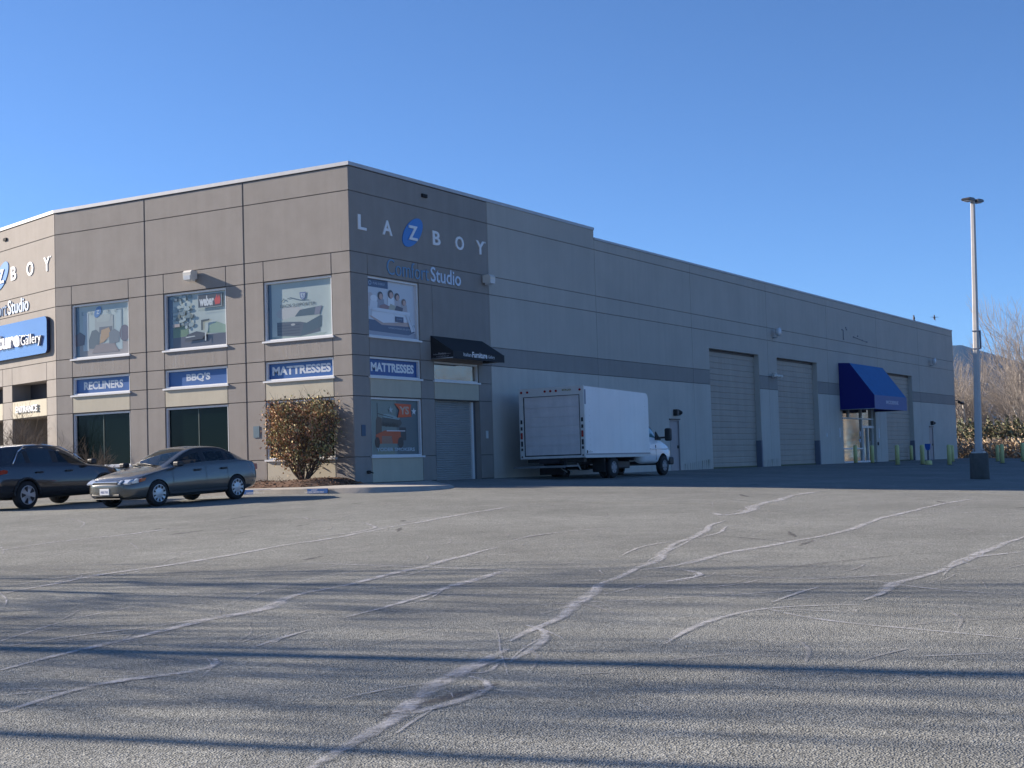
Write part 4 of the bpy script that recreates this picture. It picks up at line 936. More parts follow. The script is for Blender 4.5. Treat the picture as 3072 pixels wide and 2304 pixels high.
for s in (-1,1):
    part(SED,'headlight',mClear,lambda mb: [mb.prism([(2.14,.56),(2.25,.57),(2.26,.60),(2.16,.67),(2.04,.665)],s*.44,s*.50,'y'),mb.prism([(1.99,.57),(2.19,.57),(2.20,.60),(2.08,.68),(1.90,.70)],s*.50,s*.70,'y'),mb.prism([(1.80,.61),(2.10,.585),(2.10,.63),(1.94,.70),(1.74,.715)],s*.70,s*.782,'y')])
    part(SED,'turn_signal',mAmber,lambda mb: mb.prism([(1.74,.640),(1.90,.615),(1.88,.695),(1.70,.712)],s*.775,s*.825,'y'))
    part(SED,'door_mirror',mTrim,lambda mb: mb.box(.66,.86,s*.86,s*1.04,.93,1.06,bev=.035))
    part(SED,'side_skirt_moulding',mTrim,lambda mb: mb.box(-1.0,1.0,s*.845,s*.880,.27,.335,bev=.012))
    for x in (.02,-.90): part(SED,'door_handle',mTrim,lambda mb: mb.box(x-.11,x+.11,s*.845,s*.885,.80,.845,bev=.012))
    part(SED,'tail_light',mRed,lambda mb: mb.prism([(-2.10,.72),(-2.235,.74),(-2.225,.88),(-2.02,.90)],s*.52,s*.765,'y'))
    # door shut lines
    part(SED,'door_seam',mTrim,lambda mb: [mb.face([(x-.004,s*ya,za),(x+.004,s*ya,za),(x+.004,s*yb,zb_),(x-.004,s*yb,zb_)]) for x in (.86,-.27,-1.03) for (za,ya),(zb_,yb) in zip([(.30,.853),(.44,.868),(.56,.875),(.70,.868),(.82,.848)],[(.44,.868),(.56,.875),(.70,.868),(.82,.848),(.90,.826)])],fix=False)
part(SED,'grille',mTrim,lambda mb: mb.box(2.16,2.252,-.40,.40,.575,.615,bev=.01))
part(SED,'grille_bar',mChrome,lambda mb: mb.box(2.17,2.262,-.42,.42,.612,.648,bev=.012))
part(SED,'air_intake',mTrim,lambda mb: [mb.box(2.12,2.262,-.48,.48,.285,.345,bev=.015),mb.box(2.10,2.255,-.50,.50,.22,.245,bev=.01)])
pl=part(SED,'licence_plate',mat('plate_white',(.62,.64,.68),.5),lambda mb: mb.box(2.24,2.285,-.16,.16,.33,.48,bev=.005))
mb=MB(Frame((2.287,0,0),(0,1,0),(1,0,0),1)); text_on(mb,'AB3 71K',-.13,.13,.37,.43,.001,bold=.02); mb.build('plate_number',mat('plate_blue',(.05,.08,.25),.5),pl,fix=False)
part(SED,'wiper',mTrim,lambda mb: [mb.tube((1.02,.45,.965),(.86,-.15,1.035),.012,n=6),mb.tube((1.02,-.1,.985),(.85,-.55,1.015),.012,n=6)])
def seats(root,xs_,w_,zt,zb):
    mb=MB()
    for x in xs_:
        for s in (-1,1):
            mb.box(x-.10,x+.02,s*w_-.22,s*w_+.22,zb,zt-.16,bev=.04); mb.box(x-.10,x-.02,s*w_-.12,s*w_+.12,zt-.14,zt,bev=.03)
    mb.build('seat',mSeat,root)
seats(SED,(-.05,-.95),.36,1.22,.45)
part(SED,'dashboard',mTrim,lambda mb: mb.box(.55,1.0,-.66,.66,.80,.93,bev=.05))
part(SED,'steering_wheel',mTrim,lambda mb: mb.lathe([(.17,0),(.185,.012),(.20,0),(.185,-.012),(.17,0)],'x',(.42,.36,.96),n=20))
SED.location=(0,0,0); place(SED,-7.95,-.30,R(178))
# ---- crossover
SUV=empty('parked_crossover',(0,0,0),label='dark grey crossover with five spoke wheels, nose toward the shop',cat='car')
mSuvP=car_paint('dark_slate_paint',(.045,.046,.052),.22,.5)
st=[
(2.29,.36,.40,.50,.50,.66,.50,.72,.30,0),
(2.20,.27,.62,.52,.74,.76,.68,.84,.45,0),
(1.98,.24,.76,.56,.87,.87,.80,.95,.56,0),
(1.62,.22,.84,.60,.925,.94,.86,1.03,.64,0),
(1.30,.22,.85,.62,.935,.985,.87,1.075,.66,0),
(1.02,.22,.85,.64,.938,1.01,.875,1.10,.67,0),
(.84,.22,.85,.64,.938,1.02,.875,1.16,.69,1),
(.40,.22,.85,.65,.938,1.035,.875,1.42,.64,1),
(.02,.22,.85,.66,.938,1.045,.875,1.59,.60,1),
(-.20,.22,.85,.66,.938,1.05,.875,1.645,.59,1),
(-.32,.22,.85,.66,.938,1.055,.875,1.66,.59,1),
(-.85,.22,.85,.67,.938,1.07,.875,1.675,.585,1),
(-1.16,.22,.85,.67,.938,1.08,.875,1.665,.58,1),
(-1.24,.22,.85,.67,.938,1.083,.875,1.66,.58,1),
(-1.58,.24,.84,.68,.93,1.10,.86,1.65,.58,1),
(-1.86,.26,.83,.69,.92,1.11,.85,1.635,.585,1),
(-2.08,.28,.82,.70,.91,1.11,.84,1.56,.62,1),
(-2.22,.30,.80,.70,.89,1.08,.82,1.28,.68,1),
(-2.30,.34,.74,.70,.84,1.0,.76,1.08,.60,0),
(-2.33,.44,.60,.66,.70,.85,.62,.90,.42,0)]
def slotU(i,j,side):
    if j==6:
        if 6<=i<=8: return 3 if side>0 else 4
        if i==9: return 7
        if 10<=i<=11: return 5 if side>0 else 6
        if i==12: return 7
        if i==13: return 5 if side>0 else 6
    if j==9:
        if 5<=i<=7: return 1
        if 15<=i<=16: return 2
    if j in (0,1): return 7
    return 0
loft_car(SUV,st,slotU,[mSuvP,mCarGlass,mCarGlass,mWS,mWS,mCarGlass,mCarGlass,mTrim,mArch],[(1.36,.36,.405),(-1.35,.36,.405)],['body','windshield','rear_window','front_window','front_window','rear_side_window','rear_side_window','lower_cladding','wheel_well'])
for x in (1.36,-1.35):
    for y in (-.83,.83): wheel(SUV,x,y,.355,.355,.225,.245,5,style='spoke')
for s in (-1,1):
    part(SUV,'tail_light',mRed,lambda mb: [mb.prism([(-1.95,.93),(-2.245,.90),(-2.25,.99),(-2.05,1.03),(-1.93,1.0)],s*.70,s*.885,'y'),mb.box(-2.30,-2.24,s*.5,s*.74,.90,.98)])
    part(SUV,'rear_reflector',mRed,lambda mb: mb.box(-2.28,-2.16,s*.66,s*.86,.55,.63,bev=.02))
    part(SUV,'door_mirror',mTrim,lambda mb: mb.box(.72,.90,s*.93,s*1.12,1.05,1.20,bev=.04))
    part(SUV,'roof_rail',mChrome,lambda mb: [mb.tube((a,s*b,c),(d,s*e,f),.016,n=8) for (a,b,c),(d,e,f) in (((.82,.79,1.10),(.40,.76,1.36)),((.40,.76,1.36),(.0,.70,1.545)),((.0,.70,1.545),(-.6,.665,1.635)),((-.6,.665,1.635),(-1.2,.665,1.62)),((-1.2,.672,1.61),(-1.45,.72,1.47)),((-1.45,.72,1.47),(-1.72,.835,1.16)))])
    part(SUV,'headlight',mClear,lambda mb: mb.prism([(1.95,.76),(2.18,.74),(2.19,.80),(1.85,.90)],s*.60,s*.84,'y'))
    for x in (.10,-.92): part(SUV,'door_handle',mTrim,lambda mb: mb.box(x-.12,x+.12,s*.90,s*.945,.90,.94,bev=.012))
    part(SUV,'wheel_arch_cladding',mTrim,lambda mb: [mb.tube((cx+.42*math.cos(a),s*.925,.36+.42*math.sin(a)),(cx+.42*math.cos(a+.2),s*.925,.36+.42*math.sin(a+.2)),.032,n=6) for cx in (1.36,-1.35) for a in [k*.2-.05 for k in range(16)]])
part(SUV,'rear_spoiler',mTrim,lambda mb: mb.box(-2.22,-1.86,-.56,.56,1.60,1.635,bev=.012))
part(SUV,'rear_bumper_trim',mTrim,lambda mb: mb.box(-2.325,-2.1,-.7,.7,.34,.50,bev=.03))
seats(SUV,(0.0,-.9),.38,1.40,.55)
place(SUV,-8.20,4.22,R(1.5))
# ---- box truck
TRK=empty('box_truck',(0,0,0),label='white cutaway box truck with lift gate parked in the shade of the warehouse',cat='truck')
mBox=mat('white_fibreglass',(.84,.84,.84),.35,noise=.05,nscale=1.2,coat=.2,streak=.05); mRoll=mat('grubby_roll_door',(.70,.66,.65),.6,noise=.12,nscale=2.5,streak=.1); mTF=mat('white_frame_paint',(.66,.65,.62),.5,noise=.06,nscale=6); mVan=mat('white_van_paint',(.80,.80,.81),.25,coat=.7)
# local: x forward, rear face at x=0, z from ground, y left positive
W2=1.265; zb,zt=.76,3.17; L=5.02
def rbox(mb):
    n=6; pts=[(0,zb),(L,zb)]+[(L-.22+.22*math.cos(R(90*k/n)),zt-.22-.12+.22*math.sin(R(90*k/n))) for k in range(n+1)]+[(0,zt)]
    mb.prism(pts,-W2,W2,'y')
part(TRK,'cargo_box',mBox,rbox)
part(TRK,'rear_frame',mTF,lambda mb: [mb.box(-.06,.012,-W2-.012,-W2+.15,zb-.02,zt+.015,bev=.008),mb.box(-.06,.012,W2-.15,W2+.012,zb-.02,zt+.015,bev=.008),mb.box(-.058,.010,-W2+.15,W2-.15,zt-.28,zt+.012),mb.box(-.058,.010,-W2+.15,W2-.15,zb-.02,zb+.06)])
part(TRK,'roll_door',mRoll,lambda mb: [mb.box(-.025,.0,-W2+.19,W2-.19,zb+.10+i*.326,zb+.10+(i+1)*.326-.008) for i in range(6)]+[mb.box(-.0245,-.001,-W2+.19,W2-.19,zb+.10+6*.326,zt-.30)])
part(TRK,'door_seal',mTrim,lambda mb: [mb.box(-.035,-.002,-W2+.15,-W2+.19,zb+.06,zt-.28),mb.box(-.035,-.002,W2-.19,W2-.15,zb+.06,zt-.28),mb.box(-.036,-.002,-W2+.15,W2-.15,zt-.30,zt-.28),mb.box(-.036,-.002,-W2+.15,W2-.15,zb+.06,zb+.10)])
for y in (1.16,.92,.22,0,-.22,-1.14): part(TRK,'marker_lamp',mRed if abs(y)<1.2 else mTrim,lambda mb: mb.tube((-.085,y,zt-.12),(-.058,y,zt-.12),.042,n=12))
mb=MB(Frame((-.062,0,0),(0,1,0),(-1,0,0),-1)); text_on(mb,'MORGAN',-.45,-.80,zt-.14,zt-.07,.002,bold=.03); mb.build('maker_lettering',mat('old_gold_letter',(.25,.20,.05),.5),TRK,fix=False)
for s in (-1,1):
    part(TRK,'tail_lamp',mRed,lambda mb: [mb.box(-.085,-.058,s*(W2-.115),s*(W2-.03),zb+.68,zb+.90,bev=.02)])
    part(TRK,'lamp_hole',mTrim,lambda mb: [mb.box(-.066,-.058,s*(W2-.11),s*(W2-.035),zb+z0,zb+z1) for z0,z1 in ((.42,.60),(.27,.36),(.98,1.10),(1.2,1.34))]+[mb.tube((-.075,s*(W2-.07),zb+.06),(-.055,s*(W2-.07),zb+.06),.03,n=10)])
    part(TRK,'side_rail',mat('rail_steel',(.30,.31,.34),.4,metal=.4),lambda mb: mb.box(0,L+.03,s*W2,s*(W2+.02),zb+.06,zb+.11))
    part(TRK,'lower_rail',mTF,lambda mb: mb.box(0,L-.02,s*(W2-.01),s*(W2+.012),zb-.035,zb+.055))
part(TRK,'panel_rivet',mat('dull_rivet',(.5,.5,.5),.5),lambda mb: [mb.box(x-.012,x+.012,-W2-.005,-W2,z-.012,z+.012) for x in (.35,L-.30) for z in [zb+.2+k*.2 for k in range(10)]])
part(TRK,'corner_patch',mat('old_tape',(.30,.30,.34),.6),lambda mb: mb.box(-.02,.09,-W2-.016,-W2-.013,zt-.62,zt-.12))
part(TRK,'side_marker',mTrim,lambda mb: mb.box(.08,.13,-W2-.02,-W2,zb+.12,zb+.22))
mb=MB(Frame((0,-W2-.002,0),(1,0,0),(0,-1,0),1)); text_on(mb,'4.2 m',.20,.48,zb+.14,zb+.20,.002); mb.build('side_lettering',mTrim,TRK,fix=False)
part(TRK,'chassis',mTrim,lambda mb: [mb.box(.1,6.7,-.45,-.36,.50,.68),mb.box(.1,6.7,.36,.45,.50,.68),mb.box(.15,.35,-1.1,1.1,.60,.72),mb.box(2.3,2.5,-1.1,1.1,.60,.74),mb.box(4.0,4.15,-1.1,1.1,.60,.74),mb.box(3.0,4.2,-.85,-.5,.32,.60,bev=.04),mb.tube((2.22,-.7,.40),(2.22,.7,.40),.07,n=10),mb.box(2.0,2.4,-.2,.2,.30,.52,bev=.08)])
part(TRK,'lift_gate',mat('worn_gate_steel',(.22,.23,.24),.5,metal=.4,noise=.2,nscale=6),lambda mb: [mb.box(-.62,.22,-.85,1.22,.44,.49),mb.box(-.70,-.60,-.80,1.20,.42,.45)])
part(TRK,'gate_housing',mat('dark_gate_box',(.025,.02,.025),.7),lambda mb: [mb.box(-.03,.14,-.22,.55,.56,.80),mb.box(-.05,-.03,-.18,.50,.60,.70),mb.box(.0,.10,-.40,.55,.18,.42)])
part(TRK,'tow_hitch',mat('bare_steel',(.35,.35,.33),.5,metal=.5),lambda mb: [mb.tube((-.05,-.55,.25),(-.12,-.35,.40),.02,n=6),mb.tube((-.05,-.75,.25),(-.1,-.6,.36),.02,n=6),mb.tube((.1,-1.0,.30),(.05,-.9,.55),.025,n=6)])
part(TRK,'mud_flap',mTrim,lambda mb: [mb.box(1.5,1.52,-1.2,-.72,.22,.70),mb.box(1.5,1.52,.72,1.2,.22,.70)])
mSteelRim=mat('steel_truck_rim',(.26,.27,.29),.5,metal=.4)
for y in (-1.10,-.84,.84,1.10): wheel(TRK,2.22,y,.375,.375,.20,.21,6,rimm=mSteelRim)
for y in (-.93,.93): wheel(TRK,6.80,y,.375,.375,.215,.21,6,rimm=mSteelRim)
# van cab in the same lofting manner; local origin at rear of cab
CX=6.80
st=[
(CX+.86,.50,.70,.68,.80,.92,.78,1.02,.50,0),
(CX+.80,.46,.82,.70,.92,1.00,.87,1.16,.56,0),
(CX+.60,.44,.86,.74,.97,1.12,.90,1.27,.60,0),
(CX+.26,.42,.88,.76,.988,1.22,.91,1.35,.63,0),
(CX+.00,.42,.90,.78,.99,1.28,.92,1.40,.66,0),
(CX-.12,.42,.90,.80,.99,1.33,.93,1.50,.74,1),
(CX-.50,.42,.90,.82,.99,1.33,.93,1.88,.72,1),
(CX-.86,.42,.90,.84,.99,1.33,.93,2.10,.70,1),
(CX-1.06,.42,.90,.84,.99,1.33,.93,2.14,.70,1),
(CX-1.2,.42,.90,.84,.99,1.33,.93,2.14,.70,1),
(CX-1.95,.42,.90,.84,.99,1.33,.93,2.14,.70,1)]
def slotT(i,j,side):
    if j==6 and 5<=i<=9: return 3 if side>0 else 4
    if j==7 and 5<=i<=9: return 5
    if j==9 and 4<=i<=6: return 1
    if j==0: return 5
    return 0
loft_car(TRK,st,slotT,[mVan,mCarGlass,mCarGlass,mCarGlass,mat('blue_sky_glass',(.10,.22,.24),.05,spec=.9,coat=.5),mTrim,mArch],[(CX,.40,.44)],['cab_body','windshield','rear_window','side_window','side_window','window_trim','wheel_well'])
part(TRK,'front_bumper',mTrim,lambda mb: mb.box(CX+.58,CX+.98,-.99,.99,.40,.70,bev=.06))
part(TRK,'grille',mTrim,lambda mb: mb.box(CX+.80,CX+.89,-.6,.6,.76,.98,bev=.02))
for s in (-1,1):
    part(TRK,'headlight',mClear,lambda mb: mb.box(CX+.74,CX+.87,s*.64,s*.87,.80,.98,bev=.02))
    part(TRK,'mirror_arm',mTrim,lambda mb: [mb.tube((CX-.30,s*.96,1.42),(CX+.10,s*1.16,1.44),.035,n=8),mb.prism([(CX-.55,1.34),(CX-.02,1.34),(CX-.22,1.45),(CX-.50,1.66)],s*.90,s*.945,'y')])
    part(TRK,'door_mirror',mTrim,lambda mb: mb.box(CX-.12,CX+.08,s*1.10,s*1.36,1.30,1.78,bev=.06))
    part(TRK,'cab_door_seam',mTrim,lambda mb: mb.box(CX-.62,CX-.612,s*.94,s*.985,.60,1.15))
    part(TRK,'side_crease',mVan,lambda mb: mb.box(CX-1.1,CX+.5,s*.96,s*.997,.99,1.03,bev=.012))
TRK.rotation_euler=(0,0,0); TRK.location=(8.42,-2.135,gz(11,-2.9)+.0)
# ---------------------------------------------------------------- lot furniture
mPole=mat('pale_painted_pole',(.47,.455,.44),.5,noise=.15,nscale=3,metal=.1); mConc=mat('dark_stained_concrete',(.10,.097,.09),.95,noise=.3,nscale=5,bump=.6,bscale=20,streak=.2)
PX,PY=14.9,-14.9; pz=gz(PX,PY)
LP=empty('light_pole',(PX,PY,pz),label='tall pale square light pole on a stained concrete base in the shade edge',cat='light pole')
mb=MB(); mb.lathe([(.0,-.15),(.32,-.15),(.315,.1),(.30,.84),(.28,.87),(0,.87)],'z',n=28); mb.build('concrete_base',mConc,LP)
import mathutils
lean=(.022*rr.x*9.4,.022*rr.y*9.4)
mb=MB()
def pl_at(h): t=(h-.87)/8.2; return (lean[0]*t*1.0-.0,lean[1]*t*1.0)
def sq(h,w_):
    cx,cy=pl_at(h); a=R(-5); return [(cx+w_*(math.cos(a)*p-math.sin(a)*q),cy+w_*(math.sin(a)*p+math.cos(a)*q),h) for p,q in ((-1,-.62),(-.62,-1),(.62,-1),(1,-.62),(1,.62),(.62,1),(-.62,1),(-1,.62))]
hs=[(.93,.112),(3.0,.098),(6.0,.082),(9.45,.066)]
for (h0,w0),(h1,w1) in zip(hs,hs[1:]):
    A,B=sq(h0,w0),sq(h1,w1)
    for i in range(8): mb.face([A[i],A[(i+1)%8],B[(i+1)%8],B[i]])
mb.face(sq(9.45,.066)); mb.build('pole_shaft',mPole,LP)
mb=MB(); mb.box(-.2,.2,-.2,.2,.87,.93,bev=.01)
for a in (-.14,.14):
    for b in (-.14,.14): mb.tube((a,b,.93),(a,b,1.02),.02,n=6)
mb.build('base_plate',mSteel,LP)
cx,cy=pl_at(4.6); mb=MB(); 
for h in (4.38,4.98): x,y=pl_at(h); mb.box(x-.105,x+.105,y-.105,y+.105,h,h+.035)
mb.box(cx+.06,cx+.16,cy-.14,cy-.10,4.4,5.02); mb.build('strap_band',mGuard,LP)
def head(dx,dy,lab=None):
    x,y=pl_at(9.45); a=math.atan2(dy,dx); c,s=math.cos(a),math.sin(a)
    def fr_(p,q,z): return Vector((x+c*p-s*q,y+s*p+c*q,z))
    mb=MB(fr_); mb.box(.05,.16,-.04,.04,9.42,9.50); mb.prism([(.10,9.40),(.46,9.42),(.48,9.47),(.40,9.51),(.16,9.51),(.09,9.48)],-.15,.15,'y'); o=mb.build('lamp_head',mat('dark_bronze_lamp',(.10,.10,.11),.4,metal=.5),LP)
    mb=MB(fr_); mb.box(.14,.43,-.11,.11,9.392,9.405); mb.build('lens',mLens,o)
head(-rr.x-fw.x*.9,-rr.y-fw.y*.9); head(rr.x+fw.x*.9,rr.y+fw.y*.9)
mB1=mat('faded_yellow_bollard',(.66,.64,.27),.6,noise=.12,nscale=8)
bl=[(46.9,-1.1,'yellow bollard at the left end of the storefront',1),(48.6,-1.55,'yellow bollard in front of the storefront door',1),(43.32,-4.02,'tall yellow bollard left of the pair before the third big door',1.05),(62.05,-.9,'smaller distant yellow bollard before the third big door',.95),(45.16,-4.88,'thick yellow bollard next to the blue dispenser post',1.05),(42.9,-6.91,'front bollard of the pair at the far building corner',1.05),(56.64,-3.66,'rear bollard of the pair at the far building corner',1),(49.45,-8.21,'front bollard of the pair right of the light pole',1.05),(52.5,-8.0,'rear bollard of the pair right of the light pole',1),(57.88,-7.64-2.35,'bollard cut off by the right edge',1.1)]
bp=[(46.98,-.55),(47.75,-1.3),(43.32,-4.02),(60.5,-.05),(45.16,-4.88),(42.9,-6.91),(56.64,-3.66),(49.45,-8.21),(58.2,-6.05),(57.88,-7.64)]
proto=None
for (_,_,lb,s),(x,y) in zip(bl,bp):
    if proto is None:
        t=empty('bollard',(x,y,gz(x,y)),label=lb,cat='bollard',group='yellow bollards by the warehouse doors')
        mb=MB(); mb.lathe([(.0,-.1),(.112,-.1),(.112,.96),(.10,1.01),(.06,1.04),(0,1.05)],'z',n=20); mb.build('post',mB1,t)
        mb=MB(); mb.lathe([(.2,-.1),(.2,.012),(.115,.03),(.112,.03)],'z',n=20); mb.build('footing',mConc,t)
        proto=t
    else:
        t=proto.copy(); COL.objects.link(t); t.location=(x,y,gz(x,y)); t.scale=(s,s,s); t['label']=lb
        for c in list(proto.children):
            d=c.copy(); COL.objects.link(d); d.parent=t
x,y=44.6,-5.35
t=empty('dispenser_post',(x,y,gz(x,y)),label='blue topped dark post with a yellow foot beside the thick bollard',cat='sign post')
mb=MB(); mb.box(-.05,.05,-.05,.05,.0,.85); mb.build('post',mGuard,t)
mb=MB(); mb.prism([(-.15,1.15),(.15,1.15),(.13,.90),(.07,.80),(-.07,.80),(-.13,.90)],-.06,.06,'x'); mb.build('blue_box',mat('royal_blue_plastic',(.01,.10,.42),.4),t)
mb=MB(); mb.lathe([(0,-.05),(.2,-.05),(.18,.22),(0,.25)],'z',n=14); mb.build('foot',mB1,t)
# pigeons
def bird(x,y,z,rz,label,cat,fly=False):
    t=empty('bird',(x,y,z),rz,label=label,cat=cat)
    mB=mat('bird_grey',(.10,.10,.12),.8)
    mb=MB()
    mb.lathe([(0,-.16),(.03,-.14),(.07,-.05),(.085,.03),(.06,.10),(.045,.15),(.05,.19),(.035,.23),(0,.245)],'z',(0,0,.14),n=12); mb.tube((.04,0,.34),(.09,0,.33),.012,.003,n=6); mb.tube((-.02,0,.06),(-.12,0,-.04),.04,.02,n=6); mb.tube((0,.02,.04),(0,.02,-.02),.006,n=5); mb.tube((0,-.02,.04),(0,-.02,-.02),.006,n=5)
    mb.build('body',mB,t)
    if fly:
        for s in (-1,1):
            mb=MB(); mb.prism([(-.09,0),(.08,0),(.06,s*.22),(.0,s*.42),(-.06,s*.40)],.20,.215,'z'); mb.build('wing',mB,t)
bird(63.2,.1,9.43,2.3,'small grey bird perched on the roof edge of the warehouse','bird')
bird(76.0,2.0,10.55,1.0,'small bird flying just above the far end of the roof','bird',fly=True)
# ---------------------------------------------------------------- vegetation
mBark=mat('pale_alder_bark',(.58,.54,.48),.9,noise=.3,nscale=3); mTwig=mat('winter_twigs',(.34,.30,.265),.95,noise=.3,nscale=2); mBarkD=mat('dark_bark',(.11,.085,.065),.95,noise=.3,nscale=6)
def bare_tree(seed,H,spread,levels=5,trunk_r=.16,nside=4,lean=.05,trunks=1,dens_=1.0,twig=.012):
    """returns (trunk MB, crown MB) in local coordinates"""
    rn=random.Random(seed); tk=MB(); cr=MB()
    def grow(p,d,L,r,lv):
        segs=3 if lv<2 else 2; q=p
        pts=[p]
        for s in range(segs):
            d=(d+Vector((rn.gauss(0,.10),rn.gauss(0,.10),rn.gauss(.06,.05)))).normalized(); n_=q+d*L/segs
            r2=r*(1-.30/segs*(1 if lv else 1.6)); mb=tk if lv==0 else cr
            mb.tube(q,n_,r,r2,n=(6 if lv==0 else (nside if lv<3 else 3)),caps=False); q=n_; r=r2; pts.append(q)
            if lv<levels:
                k=rn.choice((2,3)) if lv==0 else rn.choice((1,2,2))
                k=int(k*dens_+rn.random()*.5)
                if lv==0 and s==0 and H>4: k=rn.choice((0,1))
                for _ in range(k):
                    a=rn.uniform(0,6.283); up=d; o=up.orthogonal().normalized(); o2=up.cross(o)
                    dd=(up*rn.uniform(.55,1.0)+(o*math.cos(a)+o2*math.sin(a))*spread*rn.uniform(.6,1.2)).normalized()
                    grow(q-(q-pts[-2])*rn.random(),dd,L*rn.uniform(.42,.72),max(twig*.4,r*rn.uniform(.35,.6)),lv+1)
        if lv<levels and lv>0: grow(q,(d+Vector((rn.gauss(0,.2),rn.gauss(0,.2),.1))).normalized(),L*.6,max(twig*.4,r*.8),lv+1)
    for t in range(trunks):
        a=rn.uniform(0,6.28); o=.0 if trunks==1 else rn.uniform(.02,.12)*H*.1
        grow(Vector((o*math.cos(a),o*math.sin(a),-.2)),Vector((rn.gauss(0,lean)+(.35*math.cos(a) if trunks>1 else 0),rn.gauss(0,lean)+(.35*math.sin(a) if trunks>1 else 0),1)).normalized(),H*.62 if trunks==1 else H*.55,trunk_r,0)
    return tk,cr
TV=[]
for k,(H,sp,tr,tn) in enumerate(((12,.42,.20,1),(10.5,.5,.15,2),(13,.34,.20,1),(9,.55,.12,3))):
    tk,cr=bare_tree(20+k,H,sp,levels=4,trunk_r=tr,trunks=tn,dens_=1.1,twig=.026)
    TV.append((tk,cr)); 
meshes=[]
def tree_first(k,name,loc,rz,s,label,group,m1,m2,cat='tree'):
    if k>=len(meshes) or meshes[k] is None:
        t=empty(name,loc,rz,label=label,cat=cat,group=group); t.scale=(s,s,s)
        a=TV[k][0].build('trunk',m1,t,fix=False); b=TV[k][1].build('crown',m2,t,fix=False)
        while len(meshes)<=k: meshes.append(None)
        meshes[k]=(a,b); return t
    a,b=meshes[k]; t=empty(name,loc,rz,label=label,cat=cat,group=group); t.scale=(s,s,s)
    for q in (a,b):
        c=q.copy(); COL.objects.link(c); c.parent=t
    return t
def at_px(x,y,Z):
    d=Vector(((x-1536)/4355.7,-(y-1152)/4355.7,1)); v=rr*d.x+uu*d.y+fw*d.z
    return CAMP+v*Z
rn=random.Random(8)
# wood behind the far corner: bearings 10..14.5 degrees from +x, 115..175 m away
desc=['pale trunk','slender','crooked','leaning','multi stemmed','dense','wispy','tall','short','forked']
n=0
def bear(b,d): a=R(b); return CAMP.x+d*math.cos(a),CAMP.y+d*math.sin(a)
LOC=[(13.68,135,.95,2),(13.52,148,1.0,0),(13.38,133,.9,3),(13.2,146,1.0,2),(13.05,128,.86,0),(12.9,122,.7,3),(12.0,152,.7,3),(11.85,145,.8,0),(11.6,138,.9,3),(11.48,140,1.05,1),(11.35,131,1.05,3),(11.2,128,1.15,0),(11.05,135,1.2,2),(10.9,130,1.1,3),(13.75,118,1.02,3),(13.6,124,.9,1),(13.45,116,.98,0),(13.3,128,.96,1),(13.15,121,1.0,2),(13.0,117,.86,3),(12.85,133,.8,1),(13.35,140,1.1,0),(12.65,140,.72,3),(12.45,150,.62,1),(12.2,146,.60,3),(11.95,148,.66,1),(11.75,139,.72,3),(11.55,132,.92,1),(11.42,124,1.0,0),(11.28,119,1.10,2),(11.12,117,1.15,3),(10.95,121,1.2,0),(10.8,116,1.05,1),(11.65,160,1.0,2),(13.9,130,1.0,1),(14.1,124,1.0,0),(10.6,125,1.1,2),(10.4,118,1.0,3)]
where=['beside the far wall corner','just right of the far wall corner','left of the light pole','behind the light pole','between the pole and the far corner','in the gap under the mountain','right of the light pole','under the mountain slope','near the right edge','at the right edge of the view']
for i,(b,d,s,k) in enumerate(LOC):
    d=max(d*1.14,137+i%5); s*=1.15*(1.2 if b<11.7 else .72 if b<13.0 else 1.04)
    x,y=bear(b,d); j=min(9,max(0,int((14.0-b)/.34)))
    tree_first(k,'bare_tree',(x,y,gz(x,y)-.1),rn.uniform(0,6.28),s*.62*rn.uniform(.93,1.05),'%s leafless tree %s, %s row'%(desc[(i*3)%10],where[j],('front','middle','back')[0 if d<141 else 1 if d<155 else 2]),'leafless trees behind the warehouse',mBark,mTwig)
# a row south of the lot: what the shaded windows mirror
for i in range(44):
    x=124+rn.uniform(-6,12); y=-6-i*2.6+rn.uniform(-1.5,1.5)
    if math.degrees(math.atan2(y-CAMP.y,x-CAMP.x))>10.3: continue
    tree_first(i%4,'bare_tree',(x,y,gz(x,y)-.1),rn.uniform(0,6.28),rn.uniform(.85,1.35)*(1 if y>-45 else 1.35),'leafless tree of the row that continues past the right edge','leafless trees beyond the right edge',mBark,mTwig)
# undergrowth and bramble bank in front of the wood
def leafy(name,n,region,size,mats,hfun,seed,label,cat):
    rq=random.Random(seed); mb=MB()
    for i in range(n):
        x,y,z=region(rq); L=size*rq.uniform(.5,1.5); a=Vector((rq.gauss(0,1),rq.gauss(0,1),rq.gauss(0,1))).normalized(); b=a.orthogonal().normalized()*L; c=a.cross(b)*.6
        p=Vector((x,y,z)); mb.face([p-b,p-c*.7,p+b,p+c*.7],rq.randrange(len(mats)))
    o=mb.build(name,mats,fix=False); return tag(o,label,cat,kind='stuff') if cat else tag(o,kind='stuff')
def reg_bush(rq):
    b=rq.uniform(9.8,14.3); d=rq.gauss(131,2.5); x,y=bear(b,d)
    if rq.random()<.45: x=119+rq.gauss(0,3); y=rq.uniform(-100,3); b=13.0+y*.1
    h=2.8+.35*math.sin(b*19+1)+.3*math.sin(b*47)
    return x,y,rq.random()**.6*h+rq.gauss(0,.12)
mL1=mat('evergreen_leaf_dark',(.07,.08,.04),.7); mL2=mat('olive_leaf',(.17,.17,.08),.7); mL3=mat('dry_brown_leaf',(.26,.19,.12),.8); mL4=mat('reddish_dry_stem',(.36,.28,.20),.9); mL5=mat('straw_stem',(.55,.43,.29),.9)
leafy('undergrowth',16000,reg_bush,.16,[mL1,mL1,mL2,mL3],None,1,'dark evergreen brambles along the edge of the wood','undergrowth')
